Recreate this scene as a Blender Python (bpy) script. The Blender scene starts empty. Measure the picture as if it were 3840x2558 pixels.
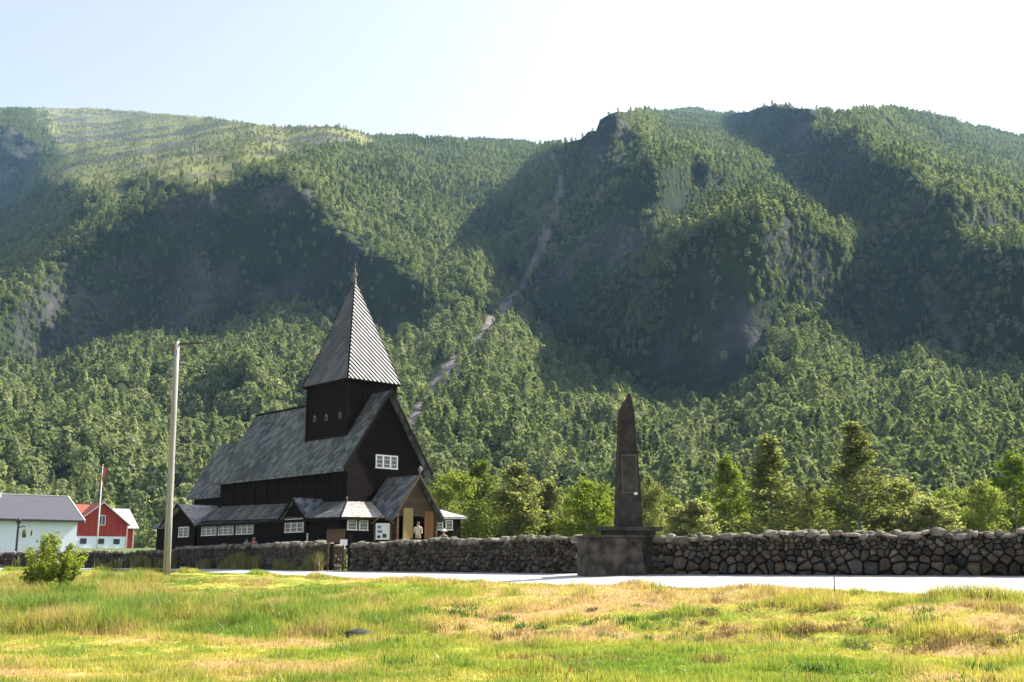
import bpy, math, random
import numpy as np
from mathutils import Vector, Matrix
random.seed(7); rng = np.random.default_rng(7)
PI = math.pi; R = math.radians
S = bpy.context.scene; COL = S.collection
# ---------------------------------------------------------------- camera
F = 1093.0; PITCH = math.atan((563.2-341)/1093)
CAM = np.array([0., 0., .36])
cd = bpy.data.cameras.new('camera'); cam = bpy.data.objects.new('camera', cd); COL.objects.link(cam)
cd.sensor_width = 36; cd.lens = 36*F/1024; cd.clip_start = .1; cd.clip_end = 20000
cam.location = CAM; cam.rotation_euler = (PI/2+PITCH, 0, 0); S.camera = cam
def ray(x, y):
    """direction through a pixel of the 3840 px photograph"""
    a = (x/3.75-512)/F; b = -(y/3.75-341)/F
    return np.array([a, math.cos(PITCH)-math.sin(PITCH)*b, math.sin(PITCH)+math.cos(PITCH)*b])
def at(x, y, Y):
    d = ray(x, y); return CAM+d*Y/d[1]
# ---------------------------------------------------------------- world and sun
SUN_AZ, SUN_EL = R(56), R(42)
w = bpy.data.worlds.new('World'); S.world = w; w.use_nodes = True
nt = w.node_tree; nt.nodes.clear()
sky = nt.nodes.new('ShaderNodeTexSky'); sky.sky_type = 'NISHITA'; sky.sun_disc = False
sky.sun_elevation = SUN_EL; sky.sun_rotation = SUN_AZ; sky.air_density = .8; sky.dust_density = 2.6; sky.ozone_density = 1.6; sky.altitude = 300
bg = nt.nodes.new('ShaderNodeBackground'); bg.inputs[1].default_value = .104
wo = nt.nodes.new('ShaderNodeOutputWorld'); hs = nt.nodes.new('ShaderNodeHueSaturation'); hs.inputs['Saturation'].default_value = .42; nt.links.new(sky.outputs[0], hs.inputs['Color']); nt.links.new(hs.outputs[0], bg.inputs[0]); nt.links.new(bg.outputs[0], wo.inputs[0])
ld = bpy.data.lights.new('sun', 'SUN'); ld.energy = 4.9; ld.angle = R(.5); ld.color = (1, .95, .86)
sun = bpy.data.objects.new('sun', ld); COL.objects.link(sun); sun.location = (60, 60, 80)
sd = Vector((math.sin(SUN_AZ)*math.cos(SUN_EL), math.cos(SUN_AZ)*math.cos(SUN_EL), math.sin(SUN_EL)))
sun.rotation_euler = sd.to_track_quat('Z', 'Y').to_euler()
S.view_settings.view_transform = 'Standard'; S.view_settings.look = 'None'; S.view_settings.exposure = 1.5; S.view_settings.gamma = 1
S.render.engine = 'CYCLES'
try:
    S.cycles.use_denoising = True; S.cycles.max_bounces = 6; S.cycles.transparent_max_bounces = 4; S.cycles.volume_bounces = 0
    S.cycles.diffuse_bounces = 3; S.cycles.sample_clamp_indirect = 4
except Exception: pass
# ---------------------------------------------------------------- noise
def _h(ix, iy, iz, seed):
    n = (ix.astype(np.int64)*374761393+iy.astype(np.int64)*668265263+iz.astype(np.int64)*2147483647+seed*974711) & 0x7fffffff
    n = ((n ^ (n >> 13))*1274126177) & 0x7fffffff
    return ((n ^ (n >> 16)) & 0xffff)/65535.
def vn(x, y, z=0., seed=0):
    x, y, z = np.broadcast_arrays(np.asarray(x, float), np.asarray(y, float), np.asarray(z, float))
    ix, iy, iz = np.floor(x), np.floor(y), np.floor(z); fx, fy, fz = x-ix, y-iy, z-iz
    fx, fy, fz = [t*t*(3-2*t) for t in (fx, fy, fz)]; o = 0
    for a in (0, 1):
        for b in (0, 1):
            for c in (0, 1):
                o = o+_h(ix+a, iy+b, iz+c, seed)*(fx if a else 1-fx)*(fy if b else 1-fy)*(fz if c else 1-fz)
    return o
def fbm(x, y, z=0., o=4, seed=0):
    s = 0; a = .5; n = 0
    x, y, z = [np.asarray(t, float) for t in (x, y, z)]
    for i in range(o):
        s = s+a*vn(x*2**i, y*2**i, z*2**i, seed+i); n += a; a *= .5
    return s/n
def sst(a, b, x):
    t = np.clip((np.asarray(x, float)-a)/(b-a), 0, 1); return t*t*(3-2*t)
# ---------------------------------------------------------------- materials
class Mt:
    def __init__(s, name):
        s.m = bpy.data.materials.new(name); s.m.use_nodes = True; s.nt = s.m.node_tree; s.nt.nodes.clear()
        s.out = s.n('ShaderNodeOutputMaterial')
    def n(s, t, **k):
        o = s.nt.nodes.new(t)
        for a, b in k.items():
            if a.startswith('i_'):
                key = a[2:]; key = int(key) if key.isdigit() else key.replace('_', ' ')
                o.inputs[key].default_value = b
            else: setattr(o, a, b)
        return o
    def l(s, a, b): s.nt.links.new(a, b)
    def coord(s, which='Object', scale=(1, 1, 1), rot=(0, 0, 0)):
        t = s.n('ShaderNodeTexCoord'); m = s.n('ShaderNodeMapping'); m.inputs['Scale'].default_value = scale; m.inputs['Rotation'].default_value = rot
        s.l(t.outputs[which], m.inputs[0]); return m.outputs[0]
    def noise(s, co, scale, detail=4, rough=.6):
        t = s.n('ShaderNodeTexNoise'); t.inputs['Scale'].default_value = scale; t.inputs['Detail'].default_value = detail; t.inputs['Roughness'].default_value = rough
        s.l(co, t.inputs['Vector']); return t.outputs['Fac']
    def ramp(s, fac, stops):
        r = s.n('ShaderNodeValToRGB'); e = r.color_ramp.elements
        while len(e) < len(stops): e.new(.5)
        for i, (p, c) in enumerate(stops): e[i].position = p; e[i].color = (*c, 1) if len(c) == 3 else c
        s.l(fac, r.inputs[0]); return r.outputs[0]
    def mix(s, a, b, f, mode='MIX'):
        x = s.n('ShaderNodeMixRGB', blend_type=mode)
        for v, i in ((f, 0), (a, 1), (b, 2)):
            if isinstance(v, (int, float)): x.inputs[i].default_value = v
            elif isinstance(v, tuple): x.inputs[i].default_value = (*v, 1)
            else: s.l(v, x.inputs[i])
        return x.outputs[0]
    def math(s, op, a, b=0., clamp=False):
        x = s.n('ShaderNodeMath', operation=op); x.use_clamp = clamp
        for v, i in ((a, 0), (b, 1)):
            if isinstance(v, (int, float)): x.inputs[i].default_value = v
            else: s.l(v, x.inputs[i])
        return x.outputs[0]
    def bump(s, h, strength=.5, dist=.02):
        b = s.n('ShaderNodeBump'); b.inputs['Strength'].default_value = strength; b.inputs['Distance'].default_value = dist
        s.l(h, b.inputs['Height']); return b.outputs[0]
    def pbr(s, col, rough=.8, spec=.3, nrm=None, metal=0.):
        p = s.n('ShaderNodeBsdfPrincipled'); p.inputs['Specular IOR Level'].default_value = spec; p.inputs['Metallic'].default_value = metal
        if isinstance(col, tuple): p.inputs['Base Color'].default_value = (*col, 1)
        else: s.l(col, p.inputs['Base Color'])
        if isinstance(rough, (int, float)): p.inputs['Roughness'].default_value = rough
        else: s.l(rough, p.inputs['Roughness'])
        if nrm is not None: s.l(nrm, p.inputs['Normal'])
        s.l(p.outputs[0], s.out.inputs[0]); return s.m
    def leafy(s, col, tr=.4, trcol=None, gloss=.0):
        d = s.n('ShaderNodeBsdfDiffuse'); t = s.n('ShaderNodeBsdfTranslucent'); x = s.n('ShaderNodeMixShader'); x.inputs[0].default_value = tr
        s.l(col, d.inputs[0]); s.l(trcol or col, t.inputs[0]); s.l(d.outputs[0], x.inputs[1]); s.l(t.outputs[0], x.inputs[2])
        o = x.outputs[0]
        if gloss:
            g = s.n('ShaderNodeBsdfGlossy'); g.inputs['Roughness'].default_value = .42; y = s.n('ShaderNodeMixShader'); y.inputs[0].default_value = gloss
            s.l(o, y.inputs[1]); s.l(g.outputs[0], y.inputs[2]); o = y.outputs[0]
        s.l(o, s.out.inputs[0]); return s.m
def simple(name, col, rough=.8, spec=.3, var=.25, scale=3., bump=.15, metal=0.):
    m = Mt(name); c = m.coord(); n = m.noise(c, scale, 5)
    lo = tuple(max(0, v*(1-var)) for v in col); hi = tuple(min(1, v*(1+var)) for v in col)
    return m.pbr(m.ramp(n, [(.3, lo), (.7, hi)]), rough, spec, m.bump(m.noise(c, scale*8, 3), bump, .02), metal)
def planks(name, col, width, axis, var=.35, rough=.75, spec=.25, bump=.6):
    """boards: axis 'z' = horizontal boards stacked in z, 'xy' = upright boards"""
    m = Mt(name); t = m.n('ShaderNodeTexCoord'); sp = m.n('ShaderNodeSeparateXYZ'); m.l(t.outputs['Object'], sp.inputs[0])
    k = sp.outputs[2] if axis == 'z' else m.math('ADD', sp.outputs[0], sp.outputs[1])
    q = m.math('DIVIDE', k, width); fr = m.math('FRACT', q); fl = m.math('FLOOR', q)
    wn = m.n('ShaderNodeTexWhiteNoise', noise_dimensions='1D'); m.l(fl, wn.inputs['W'])
    st = m.noise(m.coord(scale=(1, 1, 14) if axis == 'z' else (8, 8, .7)), 1.2, 4)
    v = m.math('ADD', m.math('MULTIPLY', wn.outputs[0], .6), m.math('MULTIPLY', st, .5))
    lo = tuple(a*(1-var) for a in col); hi = tuple(min(1, a*(1+var)) for a in col)
    e = m.math('MULTIPLY', m.math('MINIMUM', fr, m.math('SUBTRACT', 1., fr)), 9., clamp=True)
    h = m.math('ADD', e, m.math('MULTIPLY', st, .25))
    return m.pbr(m.ramp(v, [(.2, lo), (.9, hi)]), rough, spec, m.bump(h, bump, .03))
def shingle(name, cols, rough=.55, ang=45, wd=.26, ln=.26, spec=.5, bump=1., patch=.5, tan=(.12, .1, .08)):
    """lapped shingle courses running on the slant, on the roof's own metre UVs"""
    m = Mt(name); c = m.coord('UV', rot=(0, 0, R(ang)))
    sp = m.n('ShaderNodeSeparateXYZ'); m.l(c, sp.inputs[0])
    a = m.math('DIVIDE', sp.outputs[0], wd); b = m.math('DIVIDE', sp.outputs[1], ln)
    cv = m.n('ShaderNodeCombineXYZ'); m.l(m.math('FLOOR', a), cv.inputs[0]); m.l(m.math('FLOOR', b), cv.inputs[1])
    wn = m.n('ShaderNodeTexWhiteNoise', noise_dimensions='2D'); m.l(cv.outputs[0], wn.inputs['Vector'])
    big = m.noise(m.coord('UV'), .55, 5, .65); st = m.noise(m.coord('UV', (3, .35, 1), (0, 0, R(ang))), 1.6, 4)
    v = m.math('ADD', m.math('MULTIPLY', wn.outputs[0], .45), m.math('ADD', m.math('MULTIPLY', big, .5), m.math('MULTIPLY', st, .35)))
    col = m.ramp(v, [(.3, cols[0]), (.62, cols[1]), (.98, cols[2])])
    col = m.mix(col, tan, m.ramp(m.noise(m.coord('UV'), 1.1, 4), [(.52, (0, 0, 0)), (.7, (patch,)*3)]))
    fa = m.math('FRACT', a); fb = m.math('FRACT', b)
    h = m.math('ADD', m.math('ADD', fa, m.math('MULTIPLY', fb, .35)), m.math('MULTIPLY', m.noise(c, 9, 3), .25))
    return m.pbr(col, rough, spec, m.bump(h, bump, .06))
def attr_mat(name, base_rough=.9, bump=.6, dist=.03, scale=9, spec=.15, lichen=None):
    m = Mt(name); a = m.n('ShaderNodeVertexColor', layer_name='tint'); c = m.coord(); n = m.noise(c, scale, 5, .65)
    col = m.mix(a.outputs[0], (.5, .5, .5), .0); col = m.mix(col, m.ramp(n, [(.25, (.55, .55, .55)), (.75, (1.45, 1.45, 1.4))]), 1., 'MULTIPLY')
    if lichen: col = m.mix(col, lichen, m.ramp(m.noise(c, 3.3, 5, .7), [(.56, (0, 0, 0)), (.68, (.75, .75, .75))]))
    return m.pbr(col, base_rough, spec, m.bump(n, bump, dist))
M = {}
M['tar_h'] = planks('tarred_boards', (.010, .006, .004), .16, 'z', spec=.1, rough=.9)
M['tar_v'] = planks('tarred_upright_boards', (.010, .006, .004), .2, 'xy', spec=.1, rough=.9)
M['tar'] = simple('tarred_timber', (.010, .007, .005), .85, .12)
M['brown'] = planks('brown_boards', (.085, .05, .03), .16, 'z')
M['ochre'] = planks('ochre_boards', (.30, .22, .09), .14, 'xy', var=.2)
M['orange'] = planks('orange_brown_boards', (.22, .095, .035), .14, 'xy', var=.2)
M['roof'] = shingle('weathered_roof_shingles', ((.03, .034, .038), (.085, .094, .103), (.27, .29, .31)), .7, ang=40, ln=.5, bump=.3, spec=.25)
M['spire'] = shingle('spire_shingles', ((.025, .026, .025), (.048, .05, .052), (.125, .13, .132)), .6, ang=48, wd=.27, ln=.9, bump=.25, patch=.6, spec=.6, tan=(.06, .042, .028))
M['roof_sunlit'] = shingle('sunlit_shingles', ((.16, .14, .13), (.36, .33, .31), (.5, .47, .45)), .6, patch=.2, bump=.3)  # lighter copy of the roof shingles, sunlight put into the colour
M['white'] = simple('white_paint', (.78, .78, .76), .5, .4, .05)
M['cream'] = simple('old_white_frames', (.72, .70, .62), .5, .4, .08)
g = Mt('window_glass'); M['glass'] = g.pbr(g.ramp(g.noise(g.coord(), .9, 2), [(.3, (.012, .016, .018)), (.7, (.04, .05, .05))]), .08, .8)
M['iron'] = simple('black_iron', (.012, .012, .013), .5, .5, .2)
M['stone_dark'] = simple('dark_lichened_granite', (.05, .045, .04), .85, .2, .55, 2.2, .7)
M['stone_shaft'] = simple('brown_streaked_granite', (.036, .031, .028), .85, .2, .6, 2.6, .6)
M['stone_light'] = simple('light_granite_trim', (.2, .185, .165), .85, .2, .3, 6, .3)
M['concrete'] = simple('stained_concrete', (.07, .06, .048), .92, .15, .8, 2.4, .9)
pm = Mt('weathered_pole_wood'); pn = pm.noise(pm.coord(scale=(18, 18, .5)), 1.5, 5)
M['pole'] = pm.pbr(pm.ramp(pn, [(.3, (.2, .195, .185)), (.7, (.37, .36, .335))]), .8, .3, pm.bump(pn, .5, .01))
M['siding_white'] = planks('white_siding', (.70, .77, .88), .15, 'xy', var=.04, bump=.35)
M['siding_red'] = planks('red_siding', (.30, .035, .025), .16, 'xy', var=.18, bump=.4)
M['slate_grey'] = simple('dark_grey_roofing', (.085, .085, .1), .8, .15, .15, 4)
M['roof_red'] = simple('red_tiles', (.27, .07, .045), .7, .3, .25, 5)
M['roof_sheet'] = simple('light_metal_sheet', (.42, .42, .43), .45, .5, .12, 2)
M['bark'] = simple('birch_bark', (.3, .28, .25), .85, .2, .5, 4, .5)
M['skin'] = simple('skin', (.5, .3, .21), .6, .3, .05)
# ---------------------------------------------------------------- mesh helpers
def mesh_obj(name, verts, faces, mat=None, parent=None, smooth=False, uvs=None, tint=None):
    me = bpy.data.meshes.new(name)
    if isinstance(faces, np.ndarray):
        nf, k = faces.shape; verts = np.asarray(verts, np.float32)
        me.vertices.add(len(verts)); me.vertices.foreach_set('co', verts.ravel())
        me.loops.add(nf*k); me.loops.foreach_set('vertex_index', faces.ravel().astype(np.int32))
        me.polygons.add(nf); me.polygons.foreach_set('loop_start', np.arange(0, nf*k, k, dtype=np.int32)); me.polygons.foreach_set('loop_total', np.full(nf, k, np.int32))
        me.update(calc_edges=True)
    else:
        me.from_pydata([tuple(map(float, v)) for v in verts], [], faces); me.update()
    if tint is not None:
        ca = me.color_attributes.new('tint', 'FLOAT_COLOR', 'POINT'); t = np.ones((len(me.vertices), 4), np.float32); t[:, :3] = tint; ca.data.foreach_set('color', t.ravel())
    if uvs is not None:
        ul = me.uv_layers.new(name='UVMap'); ul.data.foreach_set('uv', np.asarray(uvs, np.float32).ravel())
    if smooth: me.polygons.foreach_set('use_smooth', np.ones(len(me.polygons), bool))
    if mat: me.materials.append(mat)
    o = bpy.data.objects.new(name, me); COL.objects.link(o)
    if parent: o.parent = parent
    return o
def tag(o, label=None, cat=None, group=None, kind=None):
    for k, v in (('label', label), ('category', cat), ('group', group), ('kind', kind)):
        if v: o[k] = v
    return o
def empty(name, loc, rz=0, **k):
    o = bpy.data.objects.new(name, None); COL.objects.link(o); o.location = loc; o.rotation_euler = (0, 0, rz); o.empty_display_size = .3
    return tag(o, **k)
class MB:
    def __init__(s): s.v = []; s.f = []
    def add(s, vs, fs):
        n = len(s.v); s.v += [tuple(map(float, v)) for v in vs]; s.f += [tuple(i+n for i in f) for f in fs]; return s
    def box(s, x0, x1, y0, y1, z0, z1):
        return s.add([(x0, y0, z0), (x1, y0, z0), (x1, y1, z0), (x0, y1, z0), (x0, y0, z1), (x1, y0, z1), (x1, y1, z1), (x0, y1, z1)],
                     [(0, 3, 2, 1), (4, 5, 6, 7), (0, 1, 5, 4), (1, 2, 6, 5), (2, 3, 7, 6), (3, 0, 4, 7)])
    def prism(s, poly, d):
        """poly: planar 3d outline, extruded by vector d"""
        n = len(poly); d = np.array(d, float); a = [np.array(p, float) for p in poly]
        nr = sum((np.cross(a[i], a[(i+1) % n]) for i in range(n)), np.zeros(3))
        if nr@d > 0: a = a[::-1]
        return s.add(a+[p+d for p in a], [tuple(range(n)), tuple(range(2*n-1, n-1, -1))]+[(i, i+n, (i+1) % n+n, (i+1) % n) for i in range(n)])
    def tube(s, pts, rad, k=8, caps=True):
        pts = [Vector(p) for p in pts]; rad = rad if isinstance(rad, (list, tuple)) else [rad]*len(pts); rings = []
        for i, p in enumerate(pts):
            d = (pts[min(i+1, len(pts)-1)]-pts[max(i-1, 0)]).normalized(); a = d.orthogonal().normalized() if i == 0 else (a-d*a.dot(d)).normalized(); b = d.cross(a)
            rings.append([p+(a*math.cos(2*PI*j/k)+b*math.sin(2*PI*j/k))*rad[i] for j in range(k)])
        f = [(i*k+j, i*k+(j+1) % k, (i+1)*k+(j+1) % k, (i+1)*k+j) for i in range(len(pts)-1) for j in range(k)]
        if caps: f += [tuple(range(k-1, -1, -1)), tuple(range((len(pts)-1)*k, len(pts)*k))]
        return s.add([v for r in rings for v in r], f)
    def lathe(s, c, prof, k=12):
        n = len(prof); vs = [(c[0]+r*math.cos(2*PI*j/k), c[1]+r*math.sin(2*PI*j/k), c[2]+z) for r, z in prof for j in range(k)]
        return s.add(vs, [(i*k+j, i*k+(j+1) % k, (i+1)*k+(j+1) % k, (i+1)*k+j) for i in range(n-1) for j in range(k)]+[tuple(range(k-1, -1, -1)), tuple(range((n-1)*k, n*k))])
    def build(s, name, mat, parent=None, smooth=False, uv=False):
        o = mesh_obj(name, s.v, s.f, mat, parent, smooth)
        if uv: metric_uv(o.data)
        return o
def metric_uv(me):
    ul = me.uv_layers.new(name='UVMap')
    for p in me.polygons:
        n = p.normal; h = Vector((0, 0, 1)).cross(n)
        h = h.normalized() if h.length > .02 else Vector((1, 0, 0)); v = n.cross(h)
        for li in p.loop_indices:
            co = me.vertices[me.loops[li].vertex_index].co; ul.data[li].uv = (co.dot(h), co.dot(v))
def slab(mb, pts, th=.12):
    """roof sheet: pts = outline of the top surface (counter-clockwise from above), th = thickness downwards"""
    mb.prism(pts, (0, 0, -th))
    if LAP: laps(mb, pts, *LAP)
    return mb
LAP = None
def laps(mb, pts, ang, sp, lift):
    """slanting courses of lapped shingles laid on a roof face"""
    P = [Vector(p) for p in pts]; n = (P[1]-P[0]).cross(P[2]-P[0]).normalized()
    if n.z < 0: n = -n
    h = Vector((0, 0, 1)).cross(n).normalized(); v = n.cross(h); c = P[0]; ca, sa = math.cos(ang), math.sin(ang)
    q = [((p-c).dot(h), (p-c).dot(v)) for p in P]; q = [(x*ca+y*sa, -x*sa+y*ca) for x, y in q]
    lo = min(y for x, y in q); hi = max(y for x, y in q)
    def clip(poly, y0, keep):
        out = []
        for i in range(len(poly)):
            a, b = poly[i], poly[(i+1) % len(poly)]; da, db = (a[1]-y0)*keep, (b[1]-y0)*keep
            if da >= 0: out.append(a)
            if da*db < 0: t = da/(da-db); out.append((a[0]+(b[0]-a[0])*t, y0))
        return out
    y = lo
    while y < hi:
        y1 = y+sp; s_ = clip(clip(q, y, 1), y1, -1)
        if len(s_) >= 3:
            def w3(p, l): return c+h*(p[0]*ca-p[1]*sa)+v*(p[0]*sa+p[1]*ca)+n*l
            top = [w3(p, .008+lift*max(0, min(1, (y1-p[1])/sp))) for p in s_]; bot = [w3(p, .003) for p in s_]; m = len(s_)
            nr = (top[1]-top[0]).cross(top[2]-top[1]).dot(n); o = range(m) if nr > 0 else range(m-1, -1, -1); top = [top[i] for i in o]; bot = [bot[i] for i in o]
            mb.add(top+bot, [tuple(range(m))]+[(i, i+m, (i+1) % m+m, (i+1) % m) for i in range(m)])
        y = y1
# ================================================================ GROUND
NX = [-90, -60, -30, -20.6, -11.5, 0, 11.2, 20, 35, 90]; NY = [92, 85, 74, 66, 50, 33, 24.5, 19.5, 13, -8]
WX = [-90, -60, -40, -30, -23.2, -14.8, -8.9, -7.3, 1.8, 5.5, 15.2, 30, 45, 90]; WY = [108, 96, 88.5, 83, 78, 66, 54.6, 52.6, 40.5, 36.6, 32.2, 27, 23, 12]
GX = [-90, -40, -11, 0, 5, 8, 14, 30, 90]; GY = [30, 26.5, 23.8, 22.6, 20.3, 18.2, 15, 8, -20]
def yn(x): return np.interp(x, NX, NY)
def yw(x): return np.interp(x, WX, WY)
def yg(x): return np.interp(x, GX, GY)
def zg(x, y, rough=True):
    x = np.asarray(x, float); y = np.asarray(y, float)
    N = yn(x); W = yw(x); G = yg(x); zn = np.interp(x, [-40, -20, -11, 0, 11, 30], [-.15, -.16, -.2, -.28, -.38, -.45])
    field = -1.16+.0*x
    t = np.clip((y-G)/(N-G), 0, 1); bank = field+(zn-field)*(1-(1-t)**1.9)*sst(0, .15, t)
    z = np.where(y < N, bank, 0)
    tr = np.clip((y-N)/(W-N), 0, 1); z = np.where((y >= N) & (y < W), zn*(1-tr), z)
    d = y-W; yard = .95*sst(.8, 9, d)+.3*sst(20, 80, d)+np.where(x < -10, 1., 0)*sst(-20, -45, x)*1.25*sst(100, 165, y)-.1*sst(-30, -45, x)*sst(2, 20, d)*(1-sst(100, 120, y))
    z = np.where(y >= W, yard, z)
    if rough:
        off = (sst(.15, .8, N-y)+sst(.6, 2, d))
        z = z+off*((fbm(x*.45, y*.45, 0, 3, 5)-.5)*.28+(fbm(x*2.2, y*2.2, 0, 3, 9)-.5)*.13)
    return z
def grid_mesh(name, xs, ys, zf, mat, tint=None, smooth=True):
    X, Y = np.meshgrid(xs, ys); Z = zf(X, Y); nx, ny = len(xs), len(ys)
    v = np.stack([X.ravel(), Y.ravel(), Z.ravel()], 1); i = np.arange(nx*ny).reshape(ny, nx)
    f = np.stack([i[:-1, :-1].ravel(), i[:-1, 1:].ravel(), i[1:, 1:].ravel(), i[1:, :-1].ravel()], 1)
    return mesh_obj(name, v, f, mat, smooth=smooth, tint=tint(X.ravel(), Y.ravel()) if tint else None)
LIME = np.array([.28, .32, .05]); YEL = np.array([.44, .385, .085]); TAN = np.array([.46, .31, .14]); DRY = np.array([.54, .385, .20]); DEEP = np.array([.045, .10, .012]); EARTH = np.array([.16, .10, .06])
def lerp(a, b, t): return a+(b-a)*np.asarray(t)[..., None]
def dryness(x, y):
    """0 = fresh green, 1 = straw"""
    G = yg(x); N = yn(x); n = fbm(x*.35, y*.55, 0, 4, 21); n2 = fbm(x*.09, y*.16, 0, 3, 33)
    inb = sst(-.6, .6, y-G)
    right = inb*sst(-3.5, 1.5, x)*.56+inb*(1-sst(-3.5, 1.5, x))*(.12+.5*sst(-6, -1.5, y-N)*sst(-9, -4, x))
    rut = np.exp(-((y-G-.1-.25*np.sin(x*.9))/.55)**2)*sst(-1, 3, x)*.55
    near = (1-inb)*(.30+.35*sst(21, 17, y)*sst(2, -4, x))
    return np.clip(right+near+rut+(n-.5)*1.7+(n2-.5)*.7+(fbm(x*1.6, y*2., 0, 3, 35)-.5)*.9, 0, 1)
def ground_col(x, y):
    d = dryness(x, y); c = lerp(LIME*.75, YEL*.9, sst(.15, .5, d)); c = lerp(c, TAN*.95, sst(.5, .9, d))
    n = fbm(x*1.4, y*1.4, 0, 4, 44); G = yg(x)
    rut = np.exp(-((y-G-.2)/.9)**2)*sst(0, 5, x)
    c = lerp(c, EARTH, np.clip(sst(.56, .7, n)*(.35+.6*rut)*sst(.3, .6, d), 0, 1))
    far = sst(.5, 3, y-yw(x)); c = lerp(c, np.array([.11, .14, .05]), far)
    return c
M['ground'] = attr_mat('meadow_soil', .95, .8, .05, 5, .05)
def nonuni(a, b, d0, g, c):
    out = [c]; s = d0; x = c
    while x < b: x += s; out.append(x); s *= g
    s = d0; x = c
    while x > a: x -= s; out.insert(0, x); s *= g
    return np.array(out)
gxs = nonuni(-420, 420, .16, 1.011, 2); gys = nonuni(-60, 330, .16, 1.012, 22)
tag(grid_mesh('ground', gxs, gys, lambda x, y: zg(x, y), M['ground'], ground_col), kind='structure')
# road surface
rx = np.concatenate([np.linspace(-60, -22, 60), np.linspace(-21.8, 40, 220)])
rt = np.linspace(0, 1, 14); V = []; 
for x in rx:
    N, W = yn(x)+.12*math.sin(x*1.7)+.08*math.sin(x*4.1), yw(x)-.35
    for t in rt:
        y = N+(W-N)*t; V.append((x, y, float(zg(x, y, False))+.03*math.sin(PI*t)+.018))
V = np.array(V); i = np.arange(len(rx)*14).reshape(len(rx), 14)
Fr = np.stack([i[:-1, :-1].ravel(), i[1:, :-1].ravel(), i[1:, 1:].ravel(), i[:-1, 1:].ravel()], 1)
m = Mt('pale_asphalt'); c = m.coord(); n = m.noise(c, .5, 4); n2 = m.noise(c, 60, 3)
col = m.mix(m.ramp(n, [(.3, (.34, .34, .35)), (.7, (.42, .42, .425))]), m.ramp(n2, [(.3, (.8, .8, .8)), (.7, (1.15, 1.15, 1.15))]), 1., 'MULTIPLY')
M['asphalt'] = m.pbr(col, .55, .5, m.bump(n2, .3, .01))
tag(mesh_obj('road', V, Fr, M['asphalt'], smooth=True), kind='structure')
# ================================================================ MOUNTAIN
# the slope angle of every piece of hillside is set; integrating it outward from the valley floor gives the real distance of each point
B = 2354/1024.
cols = np.arange(-420, 1450, 4.); NR = 330
SKY = np.array([(-1000, 300), (-500, 262), (-200, 256), (0, 252), (100, 249), (200, 248), (300, 256), (450, 266), (540, 278), (640, 291), (700, 290), (760, 289), (810, 297), (860, 314), (920, 315), (1000, 320), (1100, 322), (1180, 326), (1255, 336), (1262, 332), (1300, 327), (1338, 321), (1350, 305), (1372, 300), (1380, 272), (1420, 257), (1470, 258), (1540, 258), (1560, 253), (1600, 250), (1640, 255), (1665, 262), (1720, 257), (1750, 246), (1775, 242), (1800, 248), (1850, 249), (1890, 255), (1920, 260), (1960, 258), (2040, 252), (2080, 255), (2150, 264), (2230, 284), (2300, 304), (2354, 314), (2600, 350), (3400, 430)], float)
CX, RY = np.meshgrid(cols, np.linspace(0, 1, NR))     # RY 0 = foot, 1 = crest
top = np.interp(cols*B, SKY[:, 0], SKY[:, 1])/B
top = top+(fbm(cols*.09, 0*cols, 0, 3, 3)-.5)*2.2
foot = 560.3
PY = foot+(top[None, :]-foot)*RY; PX = CX
bx, by = PX*B, PY*B
wx = bx+(fbm(bx*.012, by*.012, 0, 4, 61)-.5)*110+(fbm(bx*.05, by*.05, 0, 2, 62)-.5)*36; wy = by+(fbm(bx*.012, by*.012, 5, 4, 71)-.5)*90+(fbm(bx*.05, by*.05, 5, 2, 72)-.5)*30
def inpoly(px, py, poly, soft=16):
    P = np.array(poly, float); n = len(P); ins = np.zeros(px.shape, bool); dm = np.full(px.shape, 1e9)
    for k in range(n):
        x1, y1 = P[k]; x2, y2 = P[(k+1) % n]
        if y1 != y2:
            c = ((y1 > py) != (y2 > py)) & (px < (x2-x1)*(py-y1)/(y2-y1)+x1); ins ^= c
        t = np.clip(((px-x1)*(x2-x1)+(py-y1)*(y2-y1))/((x2-x1)**2+(y2-y1)**2), 0, 1)
        dm = np.minimum(dm, np.hypot(px-x1-t*(x2-x1), py-y1-t*(y2-y1)))
    return sst(-soft, soft, np.where(ins, dm, -dm))
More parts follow.
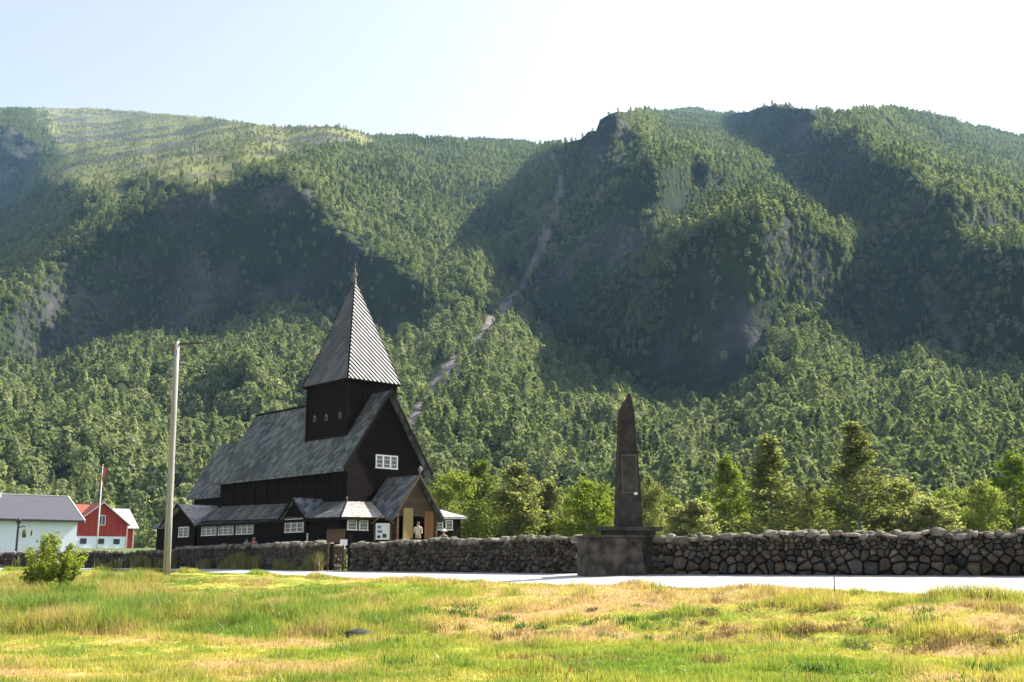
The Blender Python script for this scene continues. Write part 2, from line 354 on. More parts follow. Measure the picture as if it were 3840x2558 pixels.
CLIFFS = [
 [(-900, 900), (-500, 780), (-100, 760), (0, 715), (60, 670), (150, 600), (230, 530), (330, 475), (450, 445), (560, 410), (650, 405), (720, 440), (760, 500), (830, 560), (900, 590), (950, 650), (1000, 700), (960, 750), (900, 800), (860, 790), (780, 720), (700, 700), (620, 690), (560, 735), (450, 770), (330, 770), (250, 785), (150, 820), (0, 855), (-300, 900), (-900, 980)],
 [(1205, 690), (1250, 610), (1330, 510), (1400, 440), (1480, 400), (1580, 385), (1680, 400), (1640, 440), (1560, 500), (1500, 570), (1480, 620), (1560, 590), (1640, 540), (1750, 520), (1850, 520), (1950, 560), (2010, 540), (1960, 480), (1890, 430), (1800, 350), (1720, 300), (1675, 268), (1770, 246), (1890, 262), (1840, 310), (1900, 300), (2000, 320), (2030, 400), (2120, 430), (2250, 470), (2354, 480), (2600, 520), (3300, 600), (3300, 960), (2600, 900), (2354, 862), (2250, 860), (2180, 830), (2110, 790), (2050, 830), (1960, 850), (1985, 790), (1930, 740), (1850, 720), (1780, 750), (1750, 820), (1720, 880), (1640, 930), (1560, 920), (1460, 890), (1380, 850), (1300, 800), (1240, 745)],
 [(1256, 330), (1340, 300), (1390, 240), (1500, 240), (1490, 300), (1480, 360), (1400, 420), (1330, 500), (1270, 580), (1235, 610), (1250, 540), (1290, 450), (1290, 380)],
 [(-900, 330), (-300, 280), (20, 300), (90, 350), (60, 420), (0, 440), (-300, 480), (-900, 560)],
]
GENTLE = [
 [(90, 230), (860, 290), (850, 340), (700, 350), (560, 390), (450, 425), (330, 440), (230, 440), (100, 420), (130, 340)],
 [(1500, 575), (1545, 505), (1600, 470), (1680, 425), (1750, 395), (1830, 430), (1960, 490), (1930, 545), (1850, 505), (1750, 505), (1640, 525), (1560, 575)],
 [(1540, 230), (1660, 240), (1700, 300), (1790, 370), (1700, 385), (1600, 370), (1500, 350), (1470, 300)],
 [(2030, 350), (2150, 330), (2354, 370), (2700, 420), (2700, 500), (2354, 465), (2200, 440), (2050, 395)],
 [(2245, 545), (2354, 520), (2700, 560), (2700, 620), (2354, 585), (2260, 570)],
]
steep = np.zeros(PX.shape); gentle = np.zeros(PX.shape)
for p in CLIFFS: steep = np.maximum(steep, inpoly(wx, wy, p, 14))
for k, p in enumerate(GENTLE): gentle = np.maximum(gentle, inpoly(wx, wy, p, 14)*(1 if k else .8))
steep *= (1-gentle)
E = np.array([[math.atan2(ray(x*3.75, y*3.75)[2], math.hypot(ray(x*3.75, y*3.75)[0], ray(x*3.75, y*3.75)[1])) for x in cols[::20]] for y in np.linspace(100, 565, 60)])
# elevation and azimuth of every sample
ax = (PX-512)/F; bz = -(PY-341)/F
dx = ax; dy = math.cos(PITCH)-math.sin(PITCH)*bz; dz = math.sin(PITCH)+math.cos(PITCH)*bz; hl = np.hypot(dx, dy)
el = np.arctan2(dz, hl); te = np.tan(el)
base = np.where(by > 700, 23.5, 28.5)+0*by
base = 23+8*sst(850, 520, by)
rib = fbm(bx*.022, by*.004, 0, 3, 81)          # down-slope spurs and gullies
# wooded flank of the left massif keeps sharper ribs
ang = base+(fbm(bx*.012, by*.012, 9, 4, 83)-.5)*30
dark2 = inpoly(wx, wy, [(250, 880), (480, 850), (690, 860), (700, 950), (560, 1010), (330, 1000), (230, 950)], 16)*.55
steepA = 73+(fbm(bx*.02, by*.02, 3, 3, 91)-.5)*18
ang = ang*(1-steep)+steepA*steep; ang = ang*(1-dark2)+58*dark2
ang = np.clip(ang, 8, 80)
tS = np.tan(np.radians(ang))
tS = np.maximum(tS, te+.10-.045*gentle)
tS = tS*(1-gentle)+(te+.075+.05*fbm(bx*.05, by*.05, 0, 2, 5))*gentle
r0_ = 235+20*np.sin(cols*.006)
def blur(a, n):
    for _ in range(n):
        p = np.pad(a, ((0, 0), (1, 1)), 'edge'); a = (p[:, :-2]+2*p[:, 1:-1]+p[:, 2:])/4
    return a
dE = np.diff(el, axis=0); sm = .5*(tS[1:]+tS[:-1]); em = .5*(te[1:]+te[:-1]); hard = .5*(steep[1:]+steep[:-1])
gg = np.clip((1+em**2)*dE/(sm-em), 0, .05)
rtop = np.interp(cols*B, [-900, 0, 500, 860, 1100, 1255, 1400, 1650, 1760, 1900, 2354, 3300], [2300, 2200, 2100, 1500, 1250, 1350, 1350, 1300, 1700, 1500, 1400, 1400])
need = np.log(rtop/r0_)-(gg*hard).sum(0); have = (gg*(1-hard)).sum(0)
kk = blur(np.clip(need/have, .5, 3.5)[None], 12)[0]
lo = sst(.0, .45, RY[1:])       # the foot keeps its own slope, the upper hillside takes up the difference
G1 = gg*(hard+(1-hard)*(1-lo)); G2 = gg*(1-hard)*lo
k2 = blur(np.clip((np.log(rtop/r0_)-G1.sum(0))/G2.sum(0), .4, 5)[None], 900)[0]
gv = G1+G2*k2[None]
# sideways facing of the flanks: positive turns to the right (towards the sun), negative to the left
TURN = [
 ([(-900, 620), (0, 440), (330, 430), (200, 560), (60, 680), (0, 720), (-900, 800)], -.1),
 ([(-100, 800), (0, 700), (150, 590), (230, 520), (430, 430), (560, 400), (640, 480), (520, 620), (420, 790), (200, 800), (0, 860)], -1.1),
 ([(560, 420), (700, 380), (860, 560), (960, 650), (900, 780), (700, 710), (560, 740), (480, 700)], -.9),
 ([(860, 330), (1255, 336), (1290, 400), (1262, 500), (1230, 590), (1180, 660), (1060, 740), (960, 700), (900, 590), (800, 470), (740, 400)], .85),
 ([(1262, 330), (1420, 250), (1520, 262), (1500, 350), (1400, 430), (1330, 510), (1275, 590), (1215, 680), (1190, 700), (1240, 600), (1262, 510), (1290, 420)], -1.5),
 ([(1205, 700), (1275, 590), (1400, 440), (1500, 370), (1640, 370), (1560, 500), (1480, 620), (1400, 860), (1250, 760)], -1.0),
 ([(1540, 240), (1665, 255), (1800, 360), (1960, 485), (1900, 470), (1750, 395), (1640, 380), (1560, 330)], .7),
 ([(1480, 620), (1560, 520), (1700, 500), (1860, 510), (1900, 700), (1780, 740), (1700, 900), (1400, 870)], -.8),
 ([(1780, 520), (1960, 560), (2020, 640), (2000, 830), (1900, 730), (1860, 700), (1850, 560)], -.3),
 ([(1670, 262), (1770, 244), (1850, 250), (1850, 330), (1960, 480), (1900, 460), (1780, 340)], .35),
 ([(1890, 256), (1960, 270), (2040, 400), (2100, 520), (2100, 780), (2020, 700), (1990, 520), (1850, 360)], -1.1),
 ([(2100, 440), (2400, 470), (3300, 600), (3300, 900), (2354, 860), (2120, 780)], -.45),
 ([(900, 800), (1210, 700), (1120, 800), (1000, 900), (940, 1000), (700, 1100), (600, 1000), (800, 880)], -.35),
 ([(1210, 700), (1300, 800), (1500, 920), (1760, 960), (1700, 1100), (1000, 1100), (950, 1000), (1120, 820)], .25),
 ([(-300, 900), (0, 865), (250, 790), (450, 780), (620, 700), (560, 860), (300, 900), (0, 1000)], .35),
]
hu = np.zeros(PX.shape)
for p, h_ in TURN: q_ = inpoly(wx, wy, p, 18); hu = hu*(1-q_)+h_*q_
hu = hu+(fbm(bx*.02+by*.006, by*.008, 4, 4, 87)-.5)*(2.4+1.6*(1-steep))*(1-.5*gentle)
hum = .5*(hu[:, 1:]+hu[:, :-1])*(4./F)
lam = (1.36/4)**2*.9
def dct(a, ax):
    N = a.shape[ax]; a = np.moveaxis(a, ax, -1); e = np.concatenate([a, a[..., ::-1]], -1); f = np.fft.fft(e)[..., :N]
    return np.moveaxis((f*np.exp(-1j*PI*np.arange(N)/(2*N))).real, -1, ax)
def idct(a, ax):
    N = a.shape[ax]; a = np.moveaxis(a, ax, -1); k = np.arange(N)
    c = a*np.exp(1j*PI*k/(2*N)); full = np.concatenate([c, np.zeros(a.shape[:-1]+(1,)), np.conj(c[..., :0:-1])], -1)
    return np.moveaxis(np.fft.ifft(full).real[..., :N], -1, ax)
ev = (2-2*np.cos(PI*np.arange(PX.shape[0])/PX.shape[0]))[:, None]+lam*(2-2*np.cos(PI*np.arange(PX.shape[1])/PX.shape[1]))[None]
ev[0, 0] = 1
# weighted least squares: the cliffs insist on their slope, solved by conjugate gradients
wv_ = 1+7*hard; stu = np.maximum(steep[:, 1:], steep[:, :-1]); wu_ = lam*(.35+1.6*stu)
def At(gy, gx):
    o = np.zeros(PX.shape); o[1:] += wv_*gy; o[:-1] -= wv_*gy; o[:, 1:] += wu_*gx; o[:, :-1] -= wu_*gx; return o
def pre(r): q_ = dct(dct(r, 0), 1)/ev; q_[0, 0] = 0; return idct(idct(q_, 1), 0)
X = np.repeat(np.concatenate([[0], np.cumsum(gv.mean(1))])[:, None], PX.shape[1], 1); res = At(gv-np.diff(X, axis=0), hum-np.diff(X, axis=1)); z_ = pre(res); p_ = z_.copy(); rz = (res*z_).sum()
for it in range(90):
    Ap = At(np.diff(p_, axis=0), np.diff(p_, axis=1)); al = rz/(p_*Ap).sum(); X += al*p_; res -= al*Ap; z_ = pre(res); rz2 = (res*z_).sum(); p_ = z_+rz2/rz*p_; rz = rz2
lr = X
lr = lr-(lr[:1]-np.log(r0_)[None])*(1-sst(0, .5, RY)*.0)*(1-RY)**2.5-(lr[:1].mean()-np.log(r0_).mean())*(1-(1-RY)**2.5)
# never let the surface lean back over itself
glim = np.maximum(np.diff(lr, axis=0), (1+em**2)*dE/14.)
lr = np.vstack([lr[:1], lr[:1]+np.cumsum(glim, 0)])
rr = np.exp(lr); print('crest distance', rr[-1].min(), rr[-1].max(), 'k', k2.min(), k2.max())
hx, hy = dx/hl, dy/hl
MX, MY, MZ = CAM[0]+hx*rr, CAM[1]+hy*rr, CAM[2]+te*rr
# roughness that grows with distance, fading out at the crest so that the skyline keeps its line
amp = np.clip((rr-250)/500, 0, 1.6)
nz = (fbm(MX*.012, MY*.012, MZ*.012, 5, 101)-.5)+.45*(fbm(MX*.045, MY*.045, MZ*.02, 4, 105)-.5)*(1+steep)
MX = MX+hx*nz*26*amp; MY = MY+hy*nz*26*amp; MZ = MZ+te*nz*26*amp
# ground behind the crest, falling away
bk = []
for q, (dr, dzz) in enumerate(((60, -4), (200, -30), (500, -160), (900, -420))):
    bk.append((MX[-1]+hx[-1]*dr, MY[-1]+hy[-1]*dr, MZ[-1]+dzz))
AX = np.vstack([MX]+[b[0][None] for b in bk]); AY = np.vstack([MY]+[b[1][None] for b in bk]); AZ = np.vstack([MZ]+[b[2][None] for b in bk])
SCREE = [(1262, 345), (1286, 400), (1283, 450), (1262, 510), (1246, 560), (1225, 610), (1195, 660), (1165, 700), (1130, 740), (1100, 790), (1050, 840), (1010, 890), (965, 950), (940, 990)]
def dpath(px, py, P):
    dm = np.full(px.shape, 1e9)
    for (x1, y1), (x2, y2) in zip(P[:-1], P[1:]):
        t = np.clip(((px-x1)*(x2-x1)+(py-y1)*(y2-y1))/((x2-x1)**2+(y2-y1)**2), 0, 1); dm = np.minimum(dm, np.hypot(px-x1-t*(x2-x1), py-y1-t*(y2-y1)))
    return dm
dsc = dpath(bx+(fbm(bx*.05, by*.05, 2, 3, 55)-.5)*22, by, SCREE); scw = np.interp(by, [330, 600, 780, 900, 990], [7, 11, 17, 27, 15])
scree = sst(1.0, .6, dsc/scw)
dsc2 = dpath(bx+(fbm(bx*.05, by*.05, 2, 3, 55)-.5)*22, by-9, SCREE); clear_ = sst(1.05, .8, dsc2/(scw+6))*(.9+.1*(fbm(bx*.07, by*.07, 6, 2, 58) > .42))
barren = np.maximum(scree, .0)
SECOND = [(2130, 640), (2150, 700), (2175, 760), (2210, 800)]
scree2 = sst(1, .5, dpath(bx+(fbm(bx*.06, by*.06, 7, 3, 56)-.5)*40, by, SECOND)/16)*.8
rockn = fbm(MX*.02, MY*.02, MZ*.02, 4, 131)
grassc = lerp(np.array([.018, .028, .012]), np.array([.035, .05, .016]), fbm(MX*.03, MY*.03, MZ*.03, 3, 141))
heath = lerp(np.array([.17, .20, .06]), np.array([.27, .24, .10]), fbm(MX*.02, MY*.02, MZ*.02, 3, 143))
rock = lerp(np.array([.03, .03, .04]), np.array([.12, .11, .125]), sst(.3, .75, fbm(MX*.06, MY*.06, MZ*.012, 4, 151)))
tundra = gentle*(bx < 900)*1.0
tc = lerp(grassc, heath, tundra)
tc = lerp(tc, rock, np.clip(steep*sst(.46, .62, rockn)*.6+tundra*sst(.50, .62, fbm(MX*.012, MY*.012, MZ*.02, 4, 133))*.9, 0, 1))
tc = lerp(tc, rock*1.1, inpoly(wx, wy, [(1262, 330), (1340, 300), (1380, 240), (1530, 240), (1500, 300), (1420, 330), (1350, 400), (1290, 450)], 14)*.35)
tc = lerp(tc, np.array([.17, .152, .155]), np.clip(scree*1.+scree2*.5, 0, 1))
tc = np.concatenate([tc.reshape(-1, 3), np.tile(tc[-1], (4, 1))])
nC = len(cols); nR = NR+4; i = np.arange(nC*nR).reshape(nR, nC)
fm = np.stack([i[:-1, :-1].ravel(), i[:-1, 1:].ravel(), i[1:, 1:].ravel(), i[1:, :-1].ravel()], 1)
M['mountain'] = attr_mat('mountain_side', .95, .9, 3., .12, .05)
mv = np.stack([AX.ravel(), AY.ravel(), AZ.ravel()], 1)
tag(mesh_obj('mountain', mv, fm, M['mountain'], smooth=True, tint=tc), kind='structure')
# ================================================================ FOLIAGE
def leaf_cards(cent, size, up=0.25, rg=rng, aspect=1., out=None, jit=.5):
    """one small leaf-clump card per centre; out = direction each card roughly faces"""
    n = len(cent); a = rg.normal(size=(n, 3)); b = rg.normal(size=(n, 3)); b[:, 2] += up
    if out is not None:
        nn = out/np.maximum(np.linalg.norm(out, axis=1), 1e-6)[:, None]+rg.normal(0, jit, (n, 3)); nn /= np.linalg.norm(nn, axis=1)[:, None]
        a -= nn*np.sum(a*nn, 1)[:, None]; a /= np.linalg.norm(a, axis=1)[:, None]; b = np.cross(nn, a)
    else:
        a /= np.linalg.norm(a, axis=1)[:, None]; b -= a*np.sum(a*b, 1)[:, None]; b /= np.linalg.norm(b, axis=1)[:, None]
    sz = (size*rg.uniform(.6, 1.3, n))[:, None]
    v = np.stack([cent-a*sz*.5*aspect, cent-b*sz*.45, cent+a*sz*.5*aspect, cent+b*sz*.55], 1).reshape(-1, 3)
    return v, np.arange(4*n).reshape(-1, 4)
def leaf_mat(name, stops, tr=.4, inst=False, gloss=.008):
    m = Mt(name)
    if inst: a = m.n('ShaderNodeAttribute', attribute_name='tint', attribute_type='INSTANCER'); f0 = a.outputs['Fac']
    else: f0 = m.n('ShaderNodeObjectInfo').outputs['Random']
    g = m.n('ShaderNodeNewGeometry'); isl = g.outputs['Random Per Island']
    f = m.math('ADD', m.math('MULTIPLY', f0, .7), m.math('MULTIPLY', isl, .3))
    c = m.ramp(f, stops); tc = m.mix(c, (1.2, 1.25, .65), 1., 'MULTIPLY')
    return m.leafy(c, tr, tc, gloss)
M['forest'] = leaf_mat('forest_leaves', [(0., (.07, .085, .05)), (.3, (.155, .19, .09)), (.7, (.245, .275, .145)), (1., (.37, .37, .25))], .36, True, 0)
protos = bpy.data.collections.new('forest_tree_kinds')
def far_tree(kind, nm):
    n = 230
    if kind == 'cone':
        t = rng.uniform(0, 1, n)**.8; rad = (1-t)*1.35+.12; z = t*6.2+.3
    elif kind == 'tall':
        t = rng.uniform(0, 1, n); rad = 1.35*np.sin(np.clip(t*.93+.07, 0, 1)*PI)**.6*(1-.3*t)+.1; z = t*6.3+.5
    else:
        t = rng.uniform(0, 1, n); rad = 1.95*np.sin(np.clip(t*.9+.1, 0, 1)*PI)**.5+.1; z = t*4.3+.6
    ph = rng.uniform(0, 2*PI, n); k = rng.uniform(.35, 1, n)**.5; pa, pb = rng.uniform(0, 6, 2); lob = 1+.3*np.sin(ph*2+t*5+pa)+.2*np.sin(ph*5+3*t+pb)
    c = np.stack([np.cos(ph)*rad*k*lob, np.sin(ph)*rad*k*lob, z+rng.normal(0, .12, n)], 1)
    oo = c-np.array([0, 0, z.mean()*.8]); oo[:, 2] *= .7; v, f = leaf_cards(c, .66 if kind != 'cone' else .55, out=oo, jit=.75)
    me = bpy.data.meshes.new(nm); me.from_pydata([tuple(map(float, q)) for q in v], [], [tuple(int(j) for j in q) for q in f]); me.materials.append(M['forest'])
    o = bpy.data.objects.new(nm, me); protos.objects.link(o); return o
for k, nm in (('broad', 'a_tree'), ('broad', 'b_tree'), ('cone', 'c_tree'), ('round', 'd_tree'), ('round', 'e_tree'), ('tall', 'f_tree'), ('tall', 'g_tree')): far_tree(k, nm)
# scatter
q = fm[:(NR-1)*(nC-1)]; P4 = mv[q]; area = .5*np.linalg.norm(np.cross(P4[:, 2]-P4[:, 0], P4[:, 3]-P4[:, 1]), axis=1)
def fq(a): return a.ravel()[q].mean(1)
st_, ge_, sc_ = fq(steep), fq(tundra), np.clip(fq(clear_)+fq(scree2), 0, 1)
rf = fq(rr); pxf, pyf = fq(PX), fq(PY)
clump = fbm(P4[:, 0, 0]*.012, P4[:, 0, 1]*.012, P4[:, 0, 2]*.012, 4, 201)
horiz = (pxf > -130) & (pxf < 1150)
spacing = np.interp(rf, [240, 500, 1000, 1800], [3.8, 4.4, 4.9, 5.8])
dens = 1/(spacing**2)*horiz*(1-.5*fq(inpoly(bx, by, [(1262, 330), (1340, 300), (1380, 240), (1530, 240), (1500, 300), (1420, 330), (1350, 400), (1290, 450)], 14))*(vn(P4[:, 0, 0]*.03, P4[:, 0, 2]*.03, 0, 9) > .35))*(1-.985*sc_)*(1-.93*ge_)*(1-.15*st_)*(.25+.35*(pyf > 400)+1.1*sst(.36, .52, clump))
num = rng.poisson(np.clip(area*dens, 0, 50)); fi = np.repeat(np.arange(len(q)), num); print('forest trees', len(fi))
uu = rng.uniform(size=(len(fi), 2)); p4 = P4[fi]
pt = (p4[:, 0]*((1-uu[:, :1])*(1-uu[:, 1:]))+p4[:, 1]*(uu[:, :1]*(1-uu[:, 1:]))+p4[:, 2]*(uu[:, :1]*uu[:, 1:])+p4[:, 3]*((1-uu[:, :1])*uu[:, 1:]))
sc = np.interp(rf[fi], [240, 500, 1000, 1800], [1.3, 1.28, 1.08, .9])*rng.uniform(.45, 1.35, len(fi))*(1-.45*st_[fi])*(1-.6*ge_[fi])
tint = np.clip(.15+.75*vn(pt[:, 0]*.02, pt[:, 1]*.02, pt[:, 2]*.02, 5)*.7+rng.normal(.1, .2, len(fi)), 0, 1)
def scatter(name, pts, scale, tint, kinds, coll):
    o = mesh_obj(name, pts, []); me = o.data
    for nm, ty, dat in (('scl', 'FLOAT', scale), ('tint', 'FLOAT', tint), ('knd', 'INT', kinds), ('rot', 'FLOAT', rng.uniform(0, 6.28, len(pts)))):
        a = me.attributes.new(nm, ty, 'POINT'); a.data.foreach_set('value', np.asarray(dat, np.int32 if ty == 'INT' else np.float32))
    ng = bpy.data.node_groups.new(name+'_scatter', 'GeometryNodeTree')
    ng.interface.new_socket('Geometry', in_out='INPUT', socket_type='NodeSocketGeometry'); ng.interface.new_socket('Geometry', in_out='OUTPUT', socket_type='NodeSocketGeometry')
    N = ng.nodes.new; L = ng.links.new
    gi = N('NodeGroupInput'); go = N('NodeGroupOutput'); ip = N('GeometryNodeInstanceOnPoints'); ci = N('GeometryNodeCollectionInfo')
    ci.inputs['Collection'].default_value = coll; ci.inputs['Separate Children'].default_value = True; ci.inputs['Reset Children'].default_value = True
    def na(nm, ty):
        x = N('GeometryNodeInputNamedAttribute'); x.data_type = ty; x.inputs['Name'].default_value = nm; return x.outputs[0]
    cx = N('ShaderNodeCombineXYZ'); L(na('rot', 'FLOAT'), cx.inputs[2])
    L(gi.outputs[0], ip.inputs['Points']); L(ci.outputs[0], ip.inputs['Instance']); ip.inputs['Pick Instance'].default_value = True
    L(na('knd', 'INT'), ip.inputs['Instance Index']); L(cx.outputs[0], ip.inputs['Rotation']); L(na('scl', 'FLOAT'), ip.inputs['Scale'])
    L(ip.outputs[0], go.inputs[0])
    md = o.modifiers.new('scatter', 'NODES'); md.node_group = ng; return o
kd = rng.choice(7, len(fi), p=[.2, .18, .04, .16, .14, .14, .14]); spr = (vn(pt[:, 0]*.009, pt[:, 1]*.009, pt[:, 2]*.009, 77) > .66) & (rng.uniform(size=len(fi)) < .55); kd = np.where(spr, 2, kd); tint = np.where(kd == 2, tint*.35, tint)
fo = scatter('forest', pt-np.array([0, 0, .4]), sc, tint, kd, protos); tag(fo, 'mixed birch forest covering the steep mountain sides', 'forest', kind='stuff')
# ---------------------------------------------------------------- valley trees
def crown_mesh(kind, n, leaf, seed, size=0.25):
    rg = np.random.default_rng(seed); nb = {'cone': 110, 'birch': 80, 'round': 80, 'willow': 90}[kind]
    t = np.linspace(.03, 1, nb)+rg.normal(0, .02, nb); ph = rg.uniform(0, 2*PI, nb)
    if kind == 'cone': rad = .25*(1-t)**1.0+.008; z = .06+.93*t; up = .25
    elif kind == 'birch': rad = .21*np.sin(np.clip(t*.86+.12, 0, 1)*PI)**.7+.012; z = .1+.88*t; up = -.5
    elif kind == 'willow': rad = .40*np.sin(np.clip(t*.8+.18, 0, 1)*PI)**.6+.02; z = .05+.92*t; up = .3
    else: rad = .42*np.sin(np.clip(t*.8+.16, 0, 1)*PI)**.55+.02; z = .12+.85*t; up = .2
    rad = rad*rg.uniform(.55, 1.15, nb); tips = np.stack([np.cos(ph)*rad, np.sin(ph)*rad, z], 1)
    cl = []
    for j in range(nb):
        m = n//nb; s = rg.beta(2.2, 1.3, m)*1.05; sx = {'cone': .017, 'birch': .02, 'willow': .03, 'round': .033}[kind]
        base = np.array([0, 0, z[j]-(rad[j]*.5 if kind != 'birch' else .2*rad[j])]); p = base+(tips[j]-base)*s[:, None]+rg.normal(0, sx, (m, 3))
        if kind == 'birch': p[:, 2] -= np.abs(rg.normal(0, .045, m))*s
        cl.append(p)
    c = np.concatenate(cl); c = c[c[:, 2] > .015]
    return leaf_cards(c, leaf, up, rg=rg)
M['leaf_green'] = leaf_mat('green_leaves', [(0., (.11, .14, .035)), (.5, (.17, .21, .055)), (1., (.25, .28, .08))], .55)
M['leaf_olive'] = leaf_mat('olive_leaves', [(0., (.15, .165, .07)), (.5, (.23, .24, .10)), (1., (.32, .32, .16))], .55)
M['leaf_lime'] = leaf_mat('lime_leaves', [(0., (.1, .14, .02)), (.5, (.17, .22, .035)), (1., (.26, .3, .07))], .5)
M['leaf_bush'] = leaf_mat('bush_leaves', [(0., (.18, .22, .04)), (.5, (.28, .33, .07)), (1., (.38, .41, .12))], .55)
M['leaf_dark'] = leaf_mat('dark_leaves', [(0., (.13, .155, .06)), (.5, (.22, .235, .10)), (1., (.32, .32, .16))], .55)
def make_tree(name, kind, H, W, mat, seed, n=6000, leaf=.3):
    r = empty(name, (0, 0, 0)); v, f = crown_mesh(kind, n, leaf/H, seed)
    wf = W/({'cone': .46, 'birch': .42, 'willow': .8, 'round': .84}[kind])
    v = v*np.array([wf, wf, H]); mesh_obj('crown', v, f, mat, r)
    rg = random.Random(seed); mb = MB(); hh = .92 if kind in ('cone', 'birch') else .6; r0 = .022*H*.5+.05
    pts = [(rg.uniform(-.02, .02)*H*.3*(k > 0), rg.uniform(-.02, .02)*H*.3*(k > 0), H*hh*k/6-.15*(k == 0)) for k in range(7)]
    mb.tube(pts, [r0*(1-.85*k/6) for k in range(7)], 7)
    for k in range(12):
        z = H*rg.uniform(.15, hh*.9); a = rg.uniform(0, 2*PI); L = W*.42*(1-z/H if kind == 'cone' else .8)
        p0 = (0, 0, z); p2 = (math.cos(a)*L, math.sin(a)*L, z+L*(.15 if kind == 'cone' else .7)); mb.tube([p0, ((p0[0]+p2[0])/2, (p0[1]+p2[1])/2, (p0[2]+p2[2])/2+.05*L), p2], [r0*.35, r0*.22, .012], 5)
    mb.build('trunk', M['bark'], r, smooth=True); return r
def dup(root, loc, rz, s=1., **k):
    r = root.copy(); COL.objects.link(r); r.location = loc; r.rotation_euler = (0, 0, rz); r.scale = (s, s, s)
    for p in ('label', 'category', 'group'):
        if p in r: del r[p]
    for ch in [c for c in bpy.data.objects if c.parent == root]:
        c = ch.copy(); COL.objects.link(c); c.parent = r
    return tag(r, **k)
def plant(px, ytop, ww, Y, name, kind, mat, label, seed, n=6000, leaf=.3, group='trees behind the churchyard wall'):
    p = at(px, ytop, Y); z0 = float(zg(p[0], Y))-.05; H = p[2]-z0; W = (1.75 if kind == 'cone' else 1.3)*ww/3.75*Y/F
    t = make_tree(name, kind, H, W, M[mat], seed, n, leaf); t.location = (p[0], Y, z0); return tag(t, label, 'tree', group)
TREES = [
 (1700, 1765, 200, 84, 'broadleaf_tree', 'round', 'leaf_green', 'dark green broad tree directly right of the church gallery'),
 (1800, 1730, 150, 92, 'birch_tree', 'birch', 'leaf_green', 'tall green birch just right of the church, taller than its neighbours'),
 (1935, 1740, 165, 86, 'birch_tree', 'birch', 'leaf_olive', 'pale weeping birch midway between the church and the lime round tree'),
 (2062, 1800, 120, 95, 'birch_tree', 'birch', 'leaf_olive', 'small pale birch left of the lime round tree beside the obelisk'),
 (2205, 1806, 190, 84, 'broadleaf_tree', 'round', 'leaf_lime', 'bright lime round tree just left of the obelisk'),
 (2440, 1792, 110, 90, 'broadleaf_tree', 'willow', 'leaf_olive', 'pale olive tree partly hidden behind the right edge of the obelisk'),
 (2592, 1878, 150, 78, 'broadleaf_tree', 'round', 'leaf_dark', 'low dark green round tree right of the obelisk'),
 (2722, 1712, 130, 88, 'birch_tree', 'birch', 'leaf_lime', 'slim yellow-green birch left of the dark cone-shaped tree'),
 (2882, 1645, 200, 84, 'conical_tree', 'cone', 'leaf_dark', 'dark cone-shaped tree between the yellow-green birch and the tallest tree'),
 (3040, 1830, 120, 90, 'broadleaf_tree', 'willow', 'leaf_olive', 'low pale tree between the two tall cone-shaped trees'),
 (3200, 1590, 230, 86, 'conical_tree', 'cone', 'leaf_olive', 'tallest cone-shaped tree rising above the right half of the wall'),
 (3345, 1795, 250, 88, 'willow_tree', 'willow', 'leaf_olive', 'wide grey-green willow right of the tallest cone-shaped tree'),
 (3500, 1870, 180, 84, 'willow_tree', 'willow', 'leaf_olive', 'lower grey-green willow on the right flank of the wide willow'),
 (3675, 1800, 130, 88, 'broadleaf_tree', 'round', 'leaf_green', 'fresh green tree near the right end of the wall'),
 (3790, 1695, 170, 92, 'birch_tree', 'birch', 'leaf_lime', 'tall yellow-green birch at the far right edge of the photo'),
]
kinds_seen = {}
for j, (px, yt, ww, Y, nm, kd_, mt, lb) in enumerate(TREES):
    t = plant(px, yt, ww, Y, nm, kd_, mt, lb, 300+j, 7600 if kd_ in ('cone', 'birch') else 8500, .17); kinds_seen.setdefault(kd_, []).append((t, at(px, yt, Y)[2]-float(zg(at(px, yt, Y)[0], Y))))
fill = [(1630, 1850, 100), (1760, 1850, 104), (1880, 1830, 108), (1990, 1860, 112), (2120, 1850, 110), (2290, 1840, 112), (2360, 1860, 105), (2500, 1855, 108), (2640, 1850, 112), (2680, 1905, 98), (2780, 1850, 116), (2960, 1870, 112), (3090, 1900, 104), (3130, 1840, 118), (3280, 1850, 115), (3420, 1850, 118), (3560, 1830, 116), (3610, 1880, 104), (3730, 1850, 110), (3850, 1830, 112), (3920, 1780, 96), (4050, 1760, 100), (1560, 1880, 112)]
for j, (px, yt, Y) in enumerate(fill):
    k = ['willow', 'round', 'birch'][j % 3]; src, h = kinds_seen[k][(j*5) % len(kinds_seen[k])]
    p = at(px, yt, Y); z0 = float(zg(p[0], Y))-.05
    dup(src, (p[0], Y, z0), random.uniform(0, 6), (p[2]-z0)/h, label='low leafy tree filling the gaps in the row behind the churchyard wall', cat='tree', group='low trees filling the row behind the wall')
